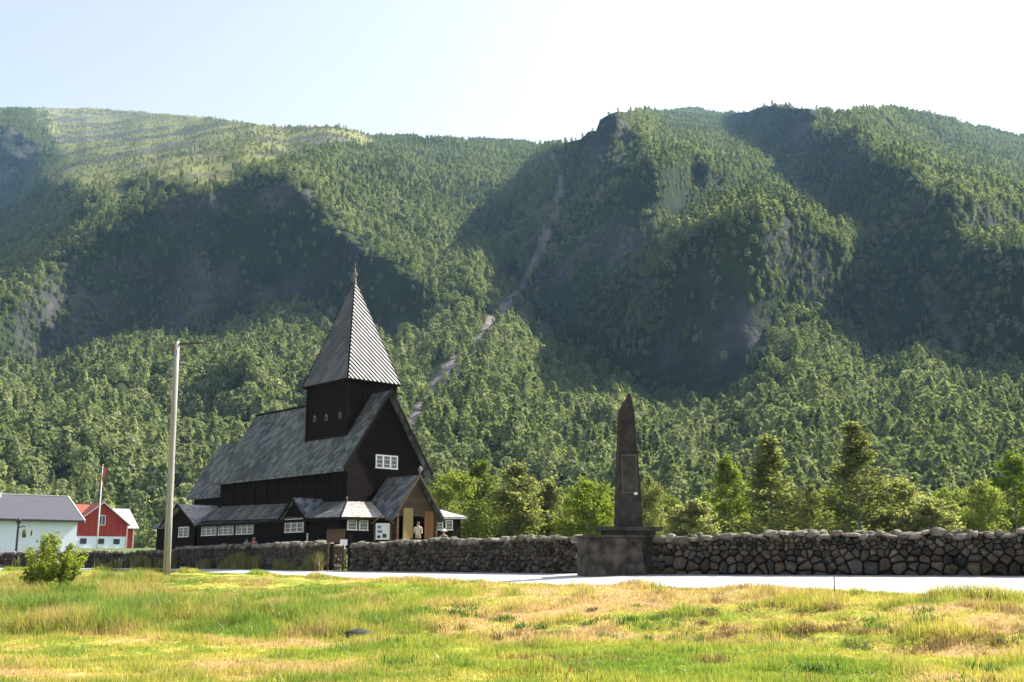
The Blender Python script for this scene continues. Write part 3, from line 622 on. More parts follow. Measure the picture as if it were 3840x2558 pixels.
# ================================================================ STAVE CHURCH (local: x across the front, y back along the nave, z up)
O = at(1300, 1900, 66.); CH = empty('stave_church', (O[0], O[1], 0), math.atan2(.6744, .7384), label='dark tarred wooden stave church with a tall shingled spire and low galleries', cat='church')
TV = np.array([.7384, .6744, 0]); SV = np.array([-.6744, .7384, 0]); O0 = np.array([O[0], O[1], 0])
def onS(x, y, s):
    d = ray(x, y); k = ((O0+SV*s-CAM)@SV)/(d@SV); p = CAM+d*k; return float((p-O0)@TV), float(p[2])
def onT(x, y, t):
    d = ray(x, y); k = ((O0+TV*t-CAM)@TV)/(d@TV); p = CAM+d*k; return float((p-O0)@SV), float(p[2])
GZ = .7; LAP = (R(40), .27, .028)
def cp(name, mb, mat, par=CH, **k): return mb.build(name, M[mat], par, **k)
def gable_walls(mb, x0, x1, y0, y1, z0, ze, zr):
    xm = (x0+x1)/2; mb.prism([(x0, y0, z0), (x1, y0, z0), (x1, y0, ze), (xm, y0, zr), (x0, y0, ze)], (0, y1-y0, 0)); return mb
def gable_roof(mb, x0, x1, y0, y1, ze, zr, th=.14):
    """ridge along y"""
    xm = (x0+x1)/2
    slab(mb, [(x0, y0, ze), (xm, y0, zr), (xm, y1, zr), (x0, y1, ze)], th); slab(mb, [(xm, y0, zr), (x1, y0, ze), (x1, y1, ze), (xm, y1, zr)], th); return mb
def gable_roof_x(mb, x0, x1, y0, y1, ze, zr, th=.14):
    ym = (y0+y1)/2
    slab(mb, [(x0, y0, ze), (x1, y0, ze), (x1, ym, zr), (x0, ym, zr)], th); slab(mb, [(x0, ym, zr), (x1, ym, zr), (x1, y1, ze), (x0, y1, ze)], th); return mb
# nave
cp('nave_wall', gable_walls(MB(), 0, 5.6, 0, 15.9, GZ, 6.45, 10.72), 'tar_h')
cp('nave_roof', gable_roof(MB(), -.5, 6.1, -.38, 16.3, 5.9, 10.95, .16), 'roof', uv=True)
mb = MB()
for sx in (-1, 1):
    a = 2.8+sx*3.36; mb.prism([(a, -.45, 5.72), (a, -.45, 5.98), (2.8, -.45, 11.12), (2.8, -.45, 10.85)], (0, .065, 0))
cp('bargeboard', mb, 'tar')
cp('ridge_board', MB().box(2.72, 2.88, 6.4, 16.35, 10.93, 11.06), 'tar')
for i in range(11): cp('wall_batten', MB().box(.0-.07, -.001, .4+i*1.5, .52+i*1.5, 4.2, 5.745), 'tar')
cp('eave_beam', MB().box(-.12, -.003, 0, 15.9, 5.75, 6.0), 'tar')
# chancel
cp('chancel_wall', gable_walls(MB(), .75, 4.85, 15.9, 21.3, GZ, 5.8, 8.95), 'tar_h')
cp('chancel_roof', gable_roof(MB(), .3, 5.3, 15.92, 21.7, 5.1, 9.2), 'roof', uv=True)
# tower and spire
cp('tower_wall', MB().box(.98, 4.62, 1.65, 6.35, 7.2, 11.75), 'tar_v')
for x in (.9, 4.58):
    for y in (1.57, 6.31): cp('corner_board', MB().box(x, x+.12, y, y+.12, 7.2, 11.7), 'tar')
cp('tower_skirt', MB().box(.93, .977, 1.6, 6.4, 7.95, 8.2), 'tar')
ap = (2.8, 4.0, 18.9); ec = [(.72, 1.38, 11.72), (4.88, 1.38, 11.72), (4.88, 6.62, 11.72), (.72, 6.62, 11.72)]
LAPS = (R(-48), .25, .052)
mb = MB(); [laps(mb, [ec[i], ec[(i+1) % 4], ap], *LAPS) for i in range(4)]; mb.add(ec+[ap], [(0, 1, 4), (1, 2, 4), (2, 3, 4), (3, 0, 4), (3, 2, 1, 0)])
cp('spire', mb, 'spire', uv=True)
mb = MB()
for c in ec: mb.tube([c, ap], [.07, .05], 5)
for i in range(4): mb.tube([ec[i], ec[(i+1) % 4]], .055, 5)
cp('hip_board', mb, 'tar')
for i, (x, y) in enumerate([(1181, 1571), (1225, 1566), (1276, 1558)]):
    s_, z_ = onT(x, y, .98); h = cp('sound_hole', MB().prism([(.965, s_-.13, z_-.18), (.965, s_+.13, z_-.18), (.965, s_+.13, z_+.1), (.965, s_, z_+.24), (.965, s_-.13, z_+.1)], (-.03, 0, 0)), 'stone_light')
    cp('shutter', MB().box(.925, .934, s_-.07, s_+.07, z_-.14, z_+.08), 'tar', h)
f = cp('finial', MB().lathe(ap, [(.13, -.5), (.1, .1), (.06, .2), (.17, .33), (.17, .45), (.05, .58), (.035, 1.2), (.001, 1.22)], 10), 'stone_light', smooth=True)
cp('weather_vane', MB().box(2.8-.02, 2.82, 3.75, 4.25, 19.75, 19.95).box(2.785, 2.815, 3.97, 4.03, 19.9, 20.25).box(2.8-.02, 2.82, 3.85, 4.15, 20.05, 20.1), 'iron', f)
# gallery round the church: walls, lean-to roofs
GX0, GX1, GY0, GYE = -1.8, 7.0, -2.25, 24.6
mb = MB(); mb.box(GX0, GX0+.2, GY0, 20, GZ-.4, 3.02); mb.box(GX0, 1.42, GY0, GY0+.2, GZ-.4, 3.02); mb.box(4.35, GX1, GY0, GY0+.2, GZ-.4, 3.1); mb.box(GX1-.2, GX1, GY0, 20, GZ-.4, 3.1); mb.box(-.5, -.3, 20, GYE, GZ-.4, 3.0); mb.box(-.5, 6, GYE-.2, GYE, GZ-.4, 3.)
cp('gallery_wall', mb, 'tar_h')
e, k0, k1 = 2.93, 4.2, .0
xo, yo, xr, yb = GX0-.25, GY0-.25, GX1+.35, 20.
mb = MB()
slab(mb, [(xo, yo, e), (0, 0, 3.98), (0, 15.3, 4.25), (xo, 15.3, e)])
cp('gallery_roof', mb, 'roof', uv=True)
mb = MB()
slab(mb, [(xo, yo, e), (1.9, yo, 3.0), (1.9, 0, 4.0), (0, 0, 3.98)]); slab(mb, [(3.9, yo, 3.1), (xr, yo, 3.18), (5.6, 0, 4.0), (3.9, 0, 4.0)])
cp('front_gallery_roof', mb, 'roof_sunlit', uv=True)
mb = MB(); slab(mb, [(xr, yo, 3.18), (xr, yb, 3.1), (5.6, yb, 4.1), (5.6, 0, 4.0)]); slab(mb, [(-.75, 19.9, 3.0), (.8, 19.9, 4.1), (.8, 24, 4.1), (-.75, GYE+.3, 3.0)]); slab(mb, [(-.75, GYE+.3, 3.), (.8, 24, 4.1), (5, 24, 4.1), (6.2, GYE+.3, 3.)])
cp('rear_gallery_roof', mb, 'roof', uv=True)
cp('roof_knob', MB().lathe((0, 0, 3.98), [(.05, 0), (.03, .12), (.06, .16), (.05, .22), (.01, .32)], 8), 'stone_light', smooth=True)
cp('hip_trim', MB().tube([(xo, yo, e+.02), (0, 0, 4.0)], .05, 5), 'tar')
cp('eave_board', MB().box(xo-.03, xo-.001, yo, 15.3, e-.16, e+.0).box(xo, 1.9, yo-.03, yo-.001, e-.14, e+.02), 'tar')
# dormer gable over the side windows
dy0, dy1 = onT(1050, 1951, -2.05)[0], onT(1151, 1938, -2.05)[0]; dya, dza = onT(1101, 1869, -2.05)
dlo, dhi = min(dy0, dy1), max(dy0, dy1); dm_ = (dlo+dhi)/2
cp('dormer_wall', MB().prism([(GX0-.18, dlo+.15, 2.0), (GX0-.18, dhi-.15, 2.0), (GX0-.18, dhi-.15, 3.0), (GX0-.18, dm_, 4.05), (GX0-.18, dlo+.15, 3.0)], (1.9, 0, 0)), 'tar_h')
cp('dormer_roof', gable_roof_x(MB(), xo-.12, -.1, dlo, dhi, 2.95, 4.22, .12), 'roof', uv=True)
cp('dormer_bargeboard', MB().prism([(xo-.17, dlo-.03, 2.8), (xo-.17, dlo-.03, 2.97), (xo-.17, dm_, 4.26), (xo-.17, dhi+.03, 2.97), (xo-.17, dhi+.03, 2.8), (xo-.17, dm_, 4.08)], (.045, 0, 0)), 'tar')
# wing gable at the far end
cp('wing_wall', MB().prism([(GX0-.2, 15.4, GZ-.4), (GX0-.2, 19.9, GZ-.4), (GX0-.2, 19.9, 3.05), (GX0-.2, 17.65, 4.2), (GX0-.2, 15.4, 3.05)], (2.4, 0, 0)), 'tar_h')
cp('wing_roof', gable_roof_x(MB(), xo-.25, .9, 15.1, 20.2, 2.98, 4.4, .13), 'roof_sunlit', uv=True)
cp('wing_bargeboard', MB().prism([(xo-.3, 15.05, 2.83), (xo-.3, 15.05, 3.02), (xo-.3, 17.65, 4.46), (xo-.3, 20.25, 3.02), (xo-.3, 20.25, 2.83), (xo-.3, 17.65, 4.27)], (.045, 0, 0)), 'tar')
# porch
PY0 = -3.1
mb = MB(); mb.box(1.42, 1.58, PY0, GY0+.1, GZ-.3, 3.1); mb.box(4.2, 4.36, PY0, GY0+.1, GZ-.3, 3.1); mb.prism([(1.42, PY0+.02, 3.1), (4.36, PY0+.02, 3.1), (2.89, PY0+.02, 5.2)], (0, .1, 0)); mb.prism([(1.6, 0, 3.3), (4.2, 0, 3.3), (2.9, 0, 5.2)], (0, -.08, 0))
cp('porch_wall', mb, 'brown')
cp('porch_roof', gable_roof(MB(), 1.0, 4.78, PY0-.25, .0, 2.95, 5.5, .14), 'roof', uv=True)
cp('porch_bargeboard', MB().prism([(.98, PY0-.3, 2.8), (.98, PY0-.3, 2.98), (2.89, PY0-.3, 5.58), (4.8, PY0-.3, 2.98), (4.8, PY0-.3, 2.8), (2.89, PY0-.3, 5.38)], (0, .045, 0)), 'brown')
cp('porch_knob', MB().lathe((2.89, PY0-.26, 5.55), [(.05, -.1), (.05, .12), (.13, .22), (.14, .34), (.05, .46), (.01, .5)], 9), 'stone_light', smooth=True)
cp('porch_post', MB().box(1.36, 1.5, PY0-.12, PY0, GZ-.2, 3.2), 'brown'); cp('porch_post', MB().box(4.24, 4.38, PY0-.12, PY0, GZ-.2, 3.2), 'brown')
cp('doorway', MB().box(2.6, 3.35, -.03, 0, GZ, 3.1), 'iron')
dl = cp('open_door', MB().box(1.9, 2.62, PY0-.02, PY0+.035, GZ+.1, 3.55), 'ochre'); cp('handle', MB().box(2.5, 2.56, PY0-.06, PY0-.02, 1.7, 1.85), 'iron', dl)
dl['label'] = 'ochre boarded door leaf'
dr = cp('open_door', MB().box(3.5, 4.2, PY0-.01, PY0+.045, GZ+.1, 3.4), 'orange'); dr['label'] = 'orange brown boarded door leaf'; cp('handle', MB().box(3.56, 3.62, PY0-.05, PY0-.012, 1.7, 1.85), 'iron', dr)
cp('porch_floor', MB().box(1.5, 4.25, PY0-.2, 0, GZ-.2, GZ+.12), 'stone_dark')
# windows: frame mesh with a pane child
def window(plane, a0, a1, z0, z1, n, off=.06, mat='cream', par=CH, gl='glass', rows=2, nm='window'):
    """plane ('S', s) faces the front, ('T', t) faces left"""
    k, c = plane; fr = MB(); pn_ = MB()
    def bx_(m, p0, p1, q0, q1, d0, d1):
        if k == 'S': m.box(p0, p1, c-d1, c-d0, q0, q1)
        else: m.box(c-d1, c-d0, p0, p1, q0, q1)
    t = off
    bx_(fr, a0, a1, z1-t, z1, .0, .06); bx_(fr, a0-.02, a1+.02, z0, z0+t, .0, .08); bx_(fr, a0, a0+t, z0+t, z1-t, 0, .06); bx_(fr, a1-t, a1, z0+t, z1-t, 0, .06)
    for i in range(1, n):
        x = a0+(a1-a0)*i/n; bx_(fr, x-t*.75, x+t*.75, z0+t, z1-t, 0, .057)
    for i in range(n):
        l = a0+(a1-a0)*i/n; r = a0+(a1-a0)*(i+1)/n
        for j in range(1, rows+1):
            z = z0+(z1-z0)*j/(rows+1); bx_(fr, l+t, r-t, z-.012, z+.012, .02, .045)
    f_ = fr.build(nm, M[mat], par); bx_(pn_, a0+.02, a1-.02, z0+.02, z1-.02, .008, .022); pn_.build('pane', M[gl], f_); return f_
a, b = onS(1408, 1727, 0)[0], onS(1490, 1733, 0)[0]; window(('S', 0), a, b, 6.08, 6.93, 3, .08, 'white')
for x0, x1 in ((758, 813), (821, 877), (888, 951)):
    b, a = onT(x0, 1990, GX0)[0], onT(x1, 1990, GX0)[0]; window(('T', GX0), a, b, 2.17, 2.82, 3, .055)
b, a = onT(1070, 1968, GX0-.2)[0], onT(1139, 1968, GX0-.2)[0]; window(('T', GX0-.18), a, b, 2.16, 2.98, 3, .055)
b, a = onT(672, 1995, GX0-.2)[0], onT(709, 1995, GX0-.2)[0]; window(('T', GX0-.2), a, b, 2.13, 2.84, 2, .055)
for x0, x1 in ((1301, 1337), (1345, 1379), (1633, 1660), (1669, 1696)):
    a, b = onS(x0, 1966, GY0)[0], onS(x1, 1966, GY0)[0]; window(('S', GY0), a, b, 2.2+(.14 if x0 > 1600 else 0), 2.83+(.14 if x0 > 1600 else 0), 1, .07)
s_, z_ = onT(1153, 2010, GX0-.1); cp('downpipe', MB().tube([(GX0-.1, s_, 1.0), (GX0-.1, s_, 2.1)], .05, 8), 'white')
LAP = None
# ================================================================ OBELISK
OB = empty('stone_obelisk', (3.95, 37.6, 0), R(8), label='tall dark brown tapering memorial stone on a stone plinth', cat='obelisk')
def taper(mb, w0, d0, z0, w1, d1, z1, x=0., y=0.):
    return mb.add([(x-w0/2, y-d0/2, z0), (x+w0/2, y-d0/2, z0), (x+w0/2, y+d0/2, z0), (x-w0/2, y+d0/2, z0), (x-w1/2, y-d1/2, z1), (x+w1/2, y-d1/2, z1), (x+w1/2, y+d1/2, z1), (x-w1/2, y+d1/2, z1)], [(0, 3, 2, 1), (4, 5, 6, 7), (0, 1, 5, 4), (1, 2, 6, 5), (2, 3, 7, 6), (3, 0, 4, 7)])
def rough(o, amt, sc, cuts):
    bm = __import__('bmesh').new(); bm.from_mesh(o.data); bmesh_ = __import__('bmesh')
    bmesh_.ops.subdivide_edges(bm, edges=bm.edges[:], cuts=cuts, use_grid_fill=True)
    cs = np.array([v.co[:] for v in bm.verts]); d = [(fbm(cs[:, 0]*sc+q, cs[:, 1]*sc, cs[:, 2]*sc, 4, 400+q)-.5)*amt for q in range(3)]
    for i, v in enumerate(bm.verts): v.co.x += d[0][i]; v.co.y += d[1][i]; v.co.z += d[2][i]*.4
    bm.to_mesh(o.data); bm.free(); o.data.update()
mb = MB(); taper(mb, .86, .66, 1.58, .5, .4, 5.55); sh = mb.build('shaft', M['stone_shaft'], OB); 
mb = MB(); mb.add([(-.25, -.2, 5.53), (.25, -.2, 5.53), (.25, .2, 5.53), (-.25, .2, 5.53), (.12, 0, 6.18), (.2, .02, 6.05)], [(0, 1, 5), (0, 5, 4), (1, 2, 5), (2, 3, 4), (2, 4, 5), (3, 0, 4), (3, 2, 1, 0)]); tp_ = mb.build('pointed_top', M['stone_shaft'], OB)
rough(sh, .05, 2.2, 9); rough(tp_, .05, 3, 3)
plr = MB()
zb, zt, hw = 2.68, 4.0, .27
def fy(z): return -(.66+(.4-.66)*(z-1.58)/3.97)/2-.005
for (xa, xb, za, zc) in ((-hw, hw, zt-.04, zt), (-hw, hw, zb, zb+.035), (-hw, -hw+.035, zb+.035, zt-.04), (hw-.035, hw, zb+.035, zt-.04)):
    plr.add([(xa, fy(za)-.03, za), (xb, fy(za)-.03, za), (xb, fy(za)+.02, za), (xa, fy(za)+.02, za), (xa, fy(zc)-.03, zc), (xb, fy(zc)-.03, zc), (xb, fy(zc)+.02, zc), (xa, fy(zc)+.02, zc)], [(0, 3, 2, 1), (4, 5, 6, 7), (0, 1, 5, 4), (1, 2, 6, 5), (2, 3, 7, 6), (3, 0, 4, 7)])
fr_ = plr.build('panel_frame', simple('worn_stone_trim', (.1, .09, .08), .85, .2), OB); ps = MB().prism([(-hw+.03, fy(zb)-.012, zb+.03), (hw-.03, fy(zb)-.012, zb+.03), (hw-.03, fy(zt)-.012, zt-.03), (-hw+.03, fy(zt)-.012, zt-.03)], (0, .02, 0)); ps.build('panel', M['stone_dark'], fr_)
chip = MB().lathe((.2, fy(2.72)-.0, 2.62), [(.02, 0), (.07, .03), (.08, .07), (.03, .1)], 7).build('pale_chip', M['white'], OB)
bs = MB().box(-1.02, 1.02, -.62, .62, 1.42, 1.56).build('base_slab', M['stone_dark'], OB); bs2 = MB().box(-.85, .8, -.5, .5, 1.28, 1.42).build('lower_slab', M['stone_dark'], OB); rough(bs, .04, 3, 7)
mb = MB().box(-1.68, .27, -.82, .5, -.25, 1.18); pd = mb.build('plinth', M['concrete'], OB); rough(pd, .07, 1.8, 9)
mb = MB().box(.28, 1.25, -.42, .5, -.25, 1.16); p2 = mb.build('plinth_return', M['concrete'], OB); rough(p2, .07, 1.8, 9)
cpn = MB().box(-1.72, .33, -.86, .55, 1.19, 1.27).build('plinth_cap', M['concrete'], OB); rough(cpn, .03, 3, 7); c2 = MB().box(.335, 1.65, -.46, .55, 1.185, 1.262).build('plinth_cap', M['concrete'], OB); rough(c2, .03, 3, 7)
for xa, r_ in ((-1.3, .33), (-.2, .38), (.15, .3)):
    b_ = MB().lathe((xa, -.78, -.2), [(r_*.8, 0), (r_, .2), (r_*.85, .45), (r_*.4, .58), (.02, .6)], 10).build('foot_boulder', M['concrete'], OB, smooth=True); rough(b_, .16, 3, 2)
# ================================================================ DRY-STONE WALLS
M['wallstone'] = attr_mat('lichened_field_stone', .95, .9, .05, 7, .12, lichen=(.2, .19, .155))
def stone_wall(name, path, height, seed, label, size=.32, thick=.62):
    rg = random.Random(seed); P = [Vector((x, y, 0)) for x, y in path]; L = [0]
    for a, b in zip(P[:-1], P[1:]): L.append(L[-1]+(b-a).length)
    tot = L[-1]
    def pos(l):
        l = min(max(l, 0), tot-1e-6)
        for i in range(len(P)-1):
            if l <= L[i+1]: break
        t = (l-L[i])/(L[i+1]-L[i]); p = P[i].lerp(P[i+1], t)
        def nrm(j):
            j = min(max(j, 0), len(P)-2); d = (P[j+1]-P[j]).normalized(); return Vector((d.y, -d.x, 0))
        n = nrm(i)
        n = n.lerp((nrm(i)+nrm(i-1)).normalized(), max(0, 1-t*(L[i+1]-L[i])/.5)*1) if t < .5 else n.lerp((nrm(i)+nrm(i+1)).normalized(), max(0, 1-(1-t)*(L[i+1]-L[i])/.5))
        return p, n
    ca = np.linspace(0, tot, int(tot/.25)+2); hs = [height(l, tot)+(float(vn(l*.8, 0, 0, seed))-.5)*.14+(float(vn(l*.22, 3, 0, seed))-.5)*.1 for l in ca]
    H = lambda l: float(np.interp(l, ca, hs))
    seeds = []; z = -.3
    while z < 1.75:
        rh = size*(.9-.52*min(1, max(0, z)/.9))*rg.uniform(.85, 1.15); l = -.3+rg.uniform(0, .3)
        while l < tot+.3:
            w_ = rh*rg.choice([rg.uniform(.8, 1.4), rg.uniform(1.3, 3.0)])
            if rg.random() < .95: seeds.append((l+w_/2, z+rg.uniform(-.35, .35)*rh, rg.uniform(.8, 1.25)))
            l += w_
        z += rh*.86
    seeds.sort(); V_, F_, T_ = [], [], []; xs_ = np.array([s[0] for s in seeds]); zs_ = np.array([s[1] for s in seeds])
    for k, (sx, sz, sw) in enumerate(seeds):
        h = H(sx)
        if sz > h-.05 or sz < -.28 or sx < 0 or sx > tot: continue
        poly = [(sx-.7, sz-.6), (sx+.7, sz-.6), (sx+.7, sz+.6), (sx-.7, sz+.6)]
        lo_, hi_ = np.searchsorted(xs_, [sx-1.1, sx+1.1])
        for j in range(lo_, hi_):
            if j == k: continue
            ox, oz = xs_[j], zs_[j]
            if abs(oz-sz) > 1: continue
            mx, mz = (sx+ox)/2, (sz+oz)/2; nx, nz_ = ox-sx, oz-sz; out = []
            for q in range(len(poly)):
                a, b = poly[q], poly[(q+1) % len(poly)]; da = (a[0]-mx)*nx+(a[1]-mz)*nz_; db = (b[0]-mx)*nx+(b[1]-mz)*nz_
                if da <= 0: out.append(a)
                if da*db < 0: t = da/(da-db); out.append((a[0]+(b[0]-a[0])*t, a[1]+(b[1]-a[1])*t))
            poly = out
            if len(poly) < 3: break
        if len(poly) < 3: continue
        # round the corners
        rp = []
        for q in range(len(poly)):
            a, b = poly[q], poly[(q+1) % len(poly)]
            cr = rg.uniform(.1, .24); rp += [(a[0]*(1-cr)+b[0]*cr, a[1]*(1-cr)+b[1]*cr), (a[0]*cr+b[0]*(1-cr), a[1]*cr+b[1]*(1-cr))]
        cx_ = sum(p[0] for p in rp)/len(rp); cz_ = sum(p[1] for p in rp)/len(rp); n = len(rp); base = len(V_)
        r0 = max(math.hypot(p[0]-cx_, p[1]-cz_) for p in rp); dep = min(.16, r0*.5)*rg.uniform(.5, 1.2); tx, tz = rg.uniform(-.25, .25), rg.uniform(-.3, .15)
        for ring, (sc_2, d_) in enumerate(((.96, -.2), (.91, -.02), (.76, .62), (.42, .93))):
            for p in rp:
                x_ = cx_+(p[0]-cx_)*sc_2; z_2 = min(cz_+(p[1]-cz_)*sc_2, h+.02); off = (d_*dep if ring > 0 else -.2)+(x_-cx_)*tx+(z_2-cz_)*tz+rg.uniform(-.008, .008)
                pp, nn = pos(x_); q_ = pp+nn*(thick/2+off-.06*z_2); V_.append((q_.x, q_.y, z_2)); 
        pp, nn = pos(cx_); q_ = pp+nn*(thick/2+dep-.06*cz_); V_.append((q_.x, q_.y, min(cz_, h)))
        for ring in range(3):
            for q in range(n): F_.append((base+ring*n+q, base+ring*n+(q+1) % n, base+(ring+1)*n+(q+1) % n, base+(ring+1)*n+q))
        for q in range(n): F_.append((base+3*n+q, base+3*n+(q+1) % n, base+4*n))
        g_ = rg.uniform(.25, 1.05); hue = rg.choice([(.105, .08, .06), (.09, .074, .062), (.12, .09, .06), (.085, .078, .07), (.13, .11, .085)]); T_ += [tuple(c_*g_ for c_ in hue)]*(len(V_)-base)
    # capping stones along the top, two loose rows
    for row in (-.16, .17):
        l = 0
        while l < tot:
            w_ = rg.uniform(.14, .55); h = H(l+w_/2)-rg.choice([0, 0, .04, .1]); base = len(V_); a_, b_ = .55*w_, rg.uniform(.18, .27); c_ = rg.uniform(.05, .15); ph_ = rg.uniform(-.3, .3)
            pp, nn = pos(l+w_/2); tt = Vector((-nn.y, nn.x, 0))
            for u_ in range(6):
                for v_ in range(8):
                    th_ = PI*(u_+.5)/6; la = 2*PI*v_/8+.3; k_ = 1+rg.uniform(-.13, .13)
                    ex, ey, ez = [math.copysign(abs(q)**.75, q) for q in (math.sin(th_)*math.cos(la), math.sin(th_)*math.sin(la), math.cos(th_))]
                    q_ = pp+tt*(ex*a_*k_)+nn*(ey*b_*k_+row); V_.append((q_.x, q_.y, h+.02+ez*c_*k_+ex*ph_*.15))
            for u_ in range(5):
                for v_ in range(8): F_.append((base+u_*8+v_, base+(u_+1)*8+v_, base+(u_+1)*8+(v_+1) % 8, base+u_*8+(v_+1) % 8))
            F_.append(tuple(base+v_ for v_ in range(8))); F_.append(tuple(base+40+7-v_ for v_ in range(8)))
            g_ = rg.uniform(.45, 1.3); T_ += [(.21*g_, .185*g_, .15*g_)]*48; l += w_*.93
    # dark packed core
    base = len(V_); m_ = len(ca)
    for l, h in zip(ca, hs):
        pp, nn = pos(l)
        for o_, z_ in ((thick/2-.13, -.35), (thick/2-.2, h-.06), (-thick/2+.02, h-.06), (-thick/2, -.35)): q_ = pp+nn*o_; V_.append((q_.x, q_.y, z_))
    for i in range(m_-1):
        for j in range(3): F_.append((base+i*4+j, base+i*4+j+1, base+i*4+j+5, base+i*4+j+4))
    T_ += [(.025, .02, .016)]*(4*m_)
    T = np.array(T_)
    g0 = np.array([0.0]*len(V_)); 
    return tag(mesh_obj(name, V_, F_, M['wallstone'], tint=T), label, 'wall', 'dry-stone churchyard walls')
def poly_pts(xs): return [(x, float(yw(x))) for x in xs]
stone_wall('stone_wall', [(-6.5, 53.6), (-7.15, 53.2), (-7.3, 52.6), (-6.6, 51.75)]+poly_pts([-5, -3, -1, 1.8, 2.5]), lambda l, t: 1.24-.5*float(sst(1.4, 0, l)), 11, 'long dry-stone wall running from the gate opening to the obelisk plinth')
stone_wall('stone_wall', poly_pts([4.9, 5.5, 7.5, 10, 12.5, 15.2, 19, 24, 30]), lambda l, t: 1.16+.01*l, 12, 'tall dry-stone wall of big round stones right of the obelisk', .36)
stone_wall('stone_wall', poly_pts([-23.6, -20, -17, -14.8, -12, -10])+[(-9.3, 55.25), (-8.9, 55.1), (-8.65, 55.5), (-8.7, 56.1)], lambda l, t: 1.32-.35*float(sst(t-1.2, t, l)), 13, 'overgrown dry-stone wall between the wooden pole and the gate opening')
stone_wall('stone_wall', poly_pts([-62, -55, -48, -40, -33, -28, -23.9]), lambda l, t: 1.12, 14, 'low distant dry-stone wall in front of the white house and the barn', .5)
# ================================================================ GATE, NOTICE BOARDS
gx, gy = -8.05, 53.9; gr = math.atan2(-2.5, 1.6)+R(0)
GT = empty('wooden_gate', (-8.85, 54.7, 0), math.atan2(-1.9, 1.5), label='dark slatted wooden gate closing the gap in the stone wall', cat='gate')
gw = 1.75
for x in (0, gw): MB().box(x-.07, x+.07, -.07, .07, -.2, 1.75 if x else 1.3).build('post', M['tar'], GT)
for z in (.12, .32, .98): MB().box(.1, gw-.1, -.025, .025, z, z+.06).build('rail', M['brown'], GT)
for k in range(6): MB().box(.2+k*.27, .24+k*.27, .027, .045, .08, 1.1 if k % 2 else 1.02).build('upright', M['brown'], GT)
p = at(1259, 2012, 53.2); BD = empty('wooden_board', (p[0], 53.2, float(zg(p[0], 53.2))-.02), R(0), label='plain brown board of wide planks on two posts beside the gate', cat='board')
zb_ = float(BD.location.z)
MB().box(-.44, .44, -.02, .02, 1.33-zb_, 1.97-zb_).build('panel', M['brown'], BD)
for x in (-.36, .36): MB().box(x-.04, x+.04, .022, .09, 0, 1.9-zb_).build('post', M['brown'], BD)
p = at(1289, 2030, 52.95); NT = empty('notice_sign', (p[0], 52.95, float(zg(p[0], 52.95))), 0, label='small blank white notice on a stake below the brown board', cat='sign')
zz = float(NT.location.z); MB().box(-.17, .17, -.01, .01, 1.2-zz, 1.47-zz).build('panel', M['white'], NT); MB().box(-.025, .025, .012, .05, 0, 1.3-zz).build('post', M['brown'], NT)
Yb = 57.5; p = at(1435, 1995, Yb); IB = empty('information_board', (p[0], Yb, float(zg(p[0], Yb))), R(6), label='white information board under a small orange-brown gabled roof', cat='board')
zz = float(IB.location.z); zt_ = at(1435, 1927, Yb)[2]-zz; ze_ = at(1435, 1962, Yb)[2]-zz; zl = at(1435, 2024, Yb)[2]-zz; hw_ = .36
pn1 = MB().box(-hw_, hw_, -.03, .03, zl, ze_).build('panel', M['white'], IB)
M['print_blue'] = simple('blue_print', (.12, .22, .42), .6); M['print_dark'] = simple('dark_print', (.03, .05, .06), .6)
MB().box(-.27, -.08, -.036, -.031, ze_-.28, ze_-.12).box(-.27, -.02, -.036, -.031, ze_-.5, ze_-.36).build('printed_text', M['print_blue'], pn1)
MB().box(-.28, -.12, -.036, -.031, zl+.08, zl+.22).build('picture', M['print_dark'], pn1); MB().box(.0, .2, -.036, -.031, zl+.1, zl+.3).build('picture', M['print_dark'], pn1)
mb = MB()
for sx in (-1, 1): mb.prism([(sx*.6, -.14, ze_-.06), (0, -.14, zt_-.06), (0, -.14, zt_), (sx*.6, -.14, ze_)], (0, .28, 0))
mb.build('roof', M['orange'], IB)
for x in (-.42, .42): MB().box(x-.045, x+.045, -.045, .045, -.1, ze_).build('post', M['brown'], IB)
# ================================================================ UTILITY POLE
PX_, PY_ = -14.15, 45.8; zp = float(zg(PX_, PY_)); PL = empty('utility_pole', (PX_, PY_, zp-.1), 0, label='tall weathered grey wooden pole standing in the roadside grass', cat='pole')
hp = .36+7.39*45.8/36-zp; MB().tube([(0, 0, 0), (-.06, 0, hp*.3), (-.12, 0, hp*.65), (-.17, 0, hp)], [.15, .14, .125, .11], 14).build('shaft', M['pole'], PL, smooth=True)
MB().tube([(-.17, 0, hp-.12), (.4, 0, hp-.1), (1.1, 0, hp-.06)], [.05, .04, .03], 6).build('bracket_arm', M['iron'], PL)
MB().lathe((-.33, -.02, hp-.38), [(.03, 0), (.07, .05), (.05, .1), (.08, .16), (.05, .22), (.02, .28)], 10).build('insulator', simple('brown_ceramic', (.22, .06, .035), .3, .5), PL, smooth=True)
MB().box(-.34, -.12, -.015, .015, hp-.32, hp-.28).build('insulator_pin', M['iron'], PL)
MB().lathe((-.17, 0, hp), [(.1, 0), (.1, .04), (.02, .09)], 12).build('pole_cap', M['iron'], PL, smooth=True)
MB().box(-.03, .0, -.165, -.14, .3, 2.4).build('cable_cover', M['stone_light'], PL)
# ================================================================ FARM BUILDINGS
def house_root(name, A, e1, z, label): return empty(name, (A[0], A[1], z), math.atan2(e1[1], e1[0]), label=label, cat='house' if 'house' in name else 'barn')
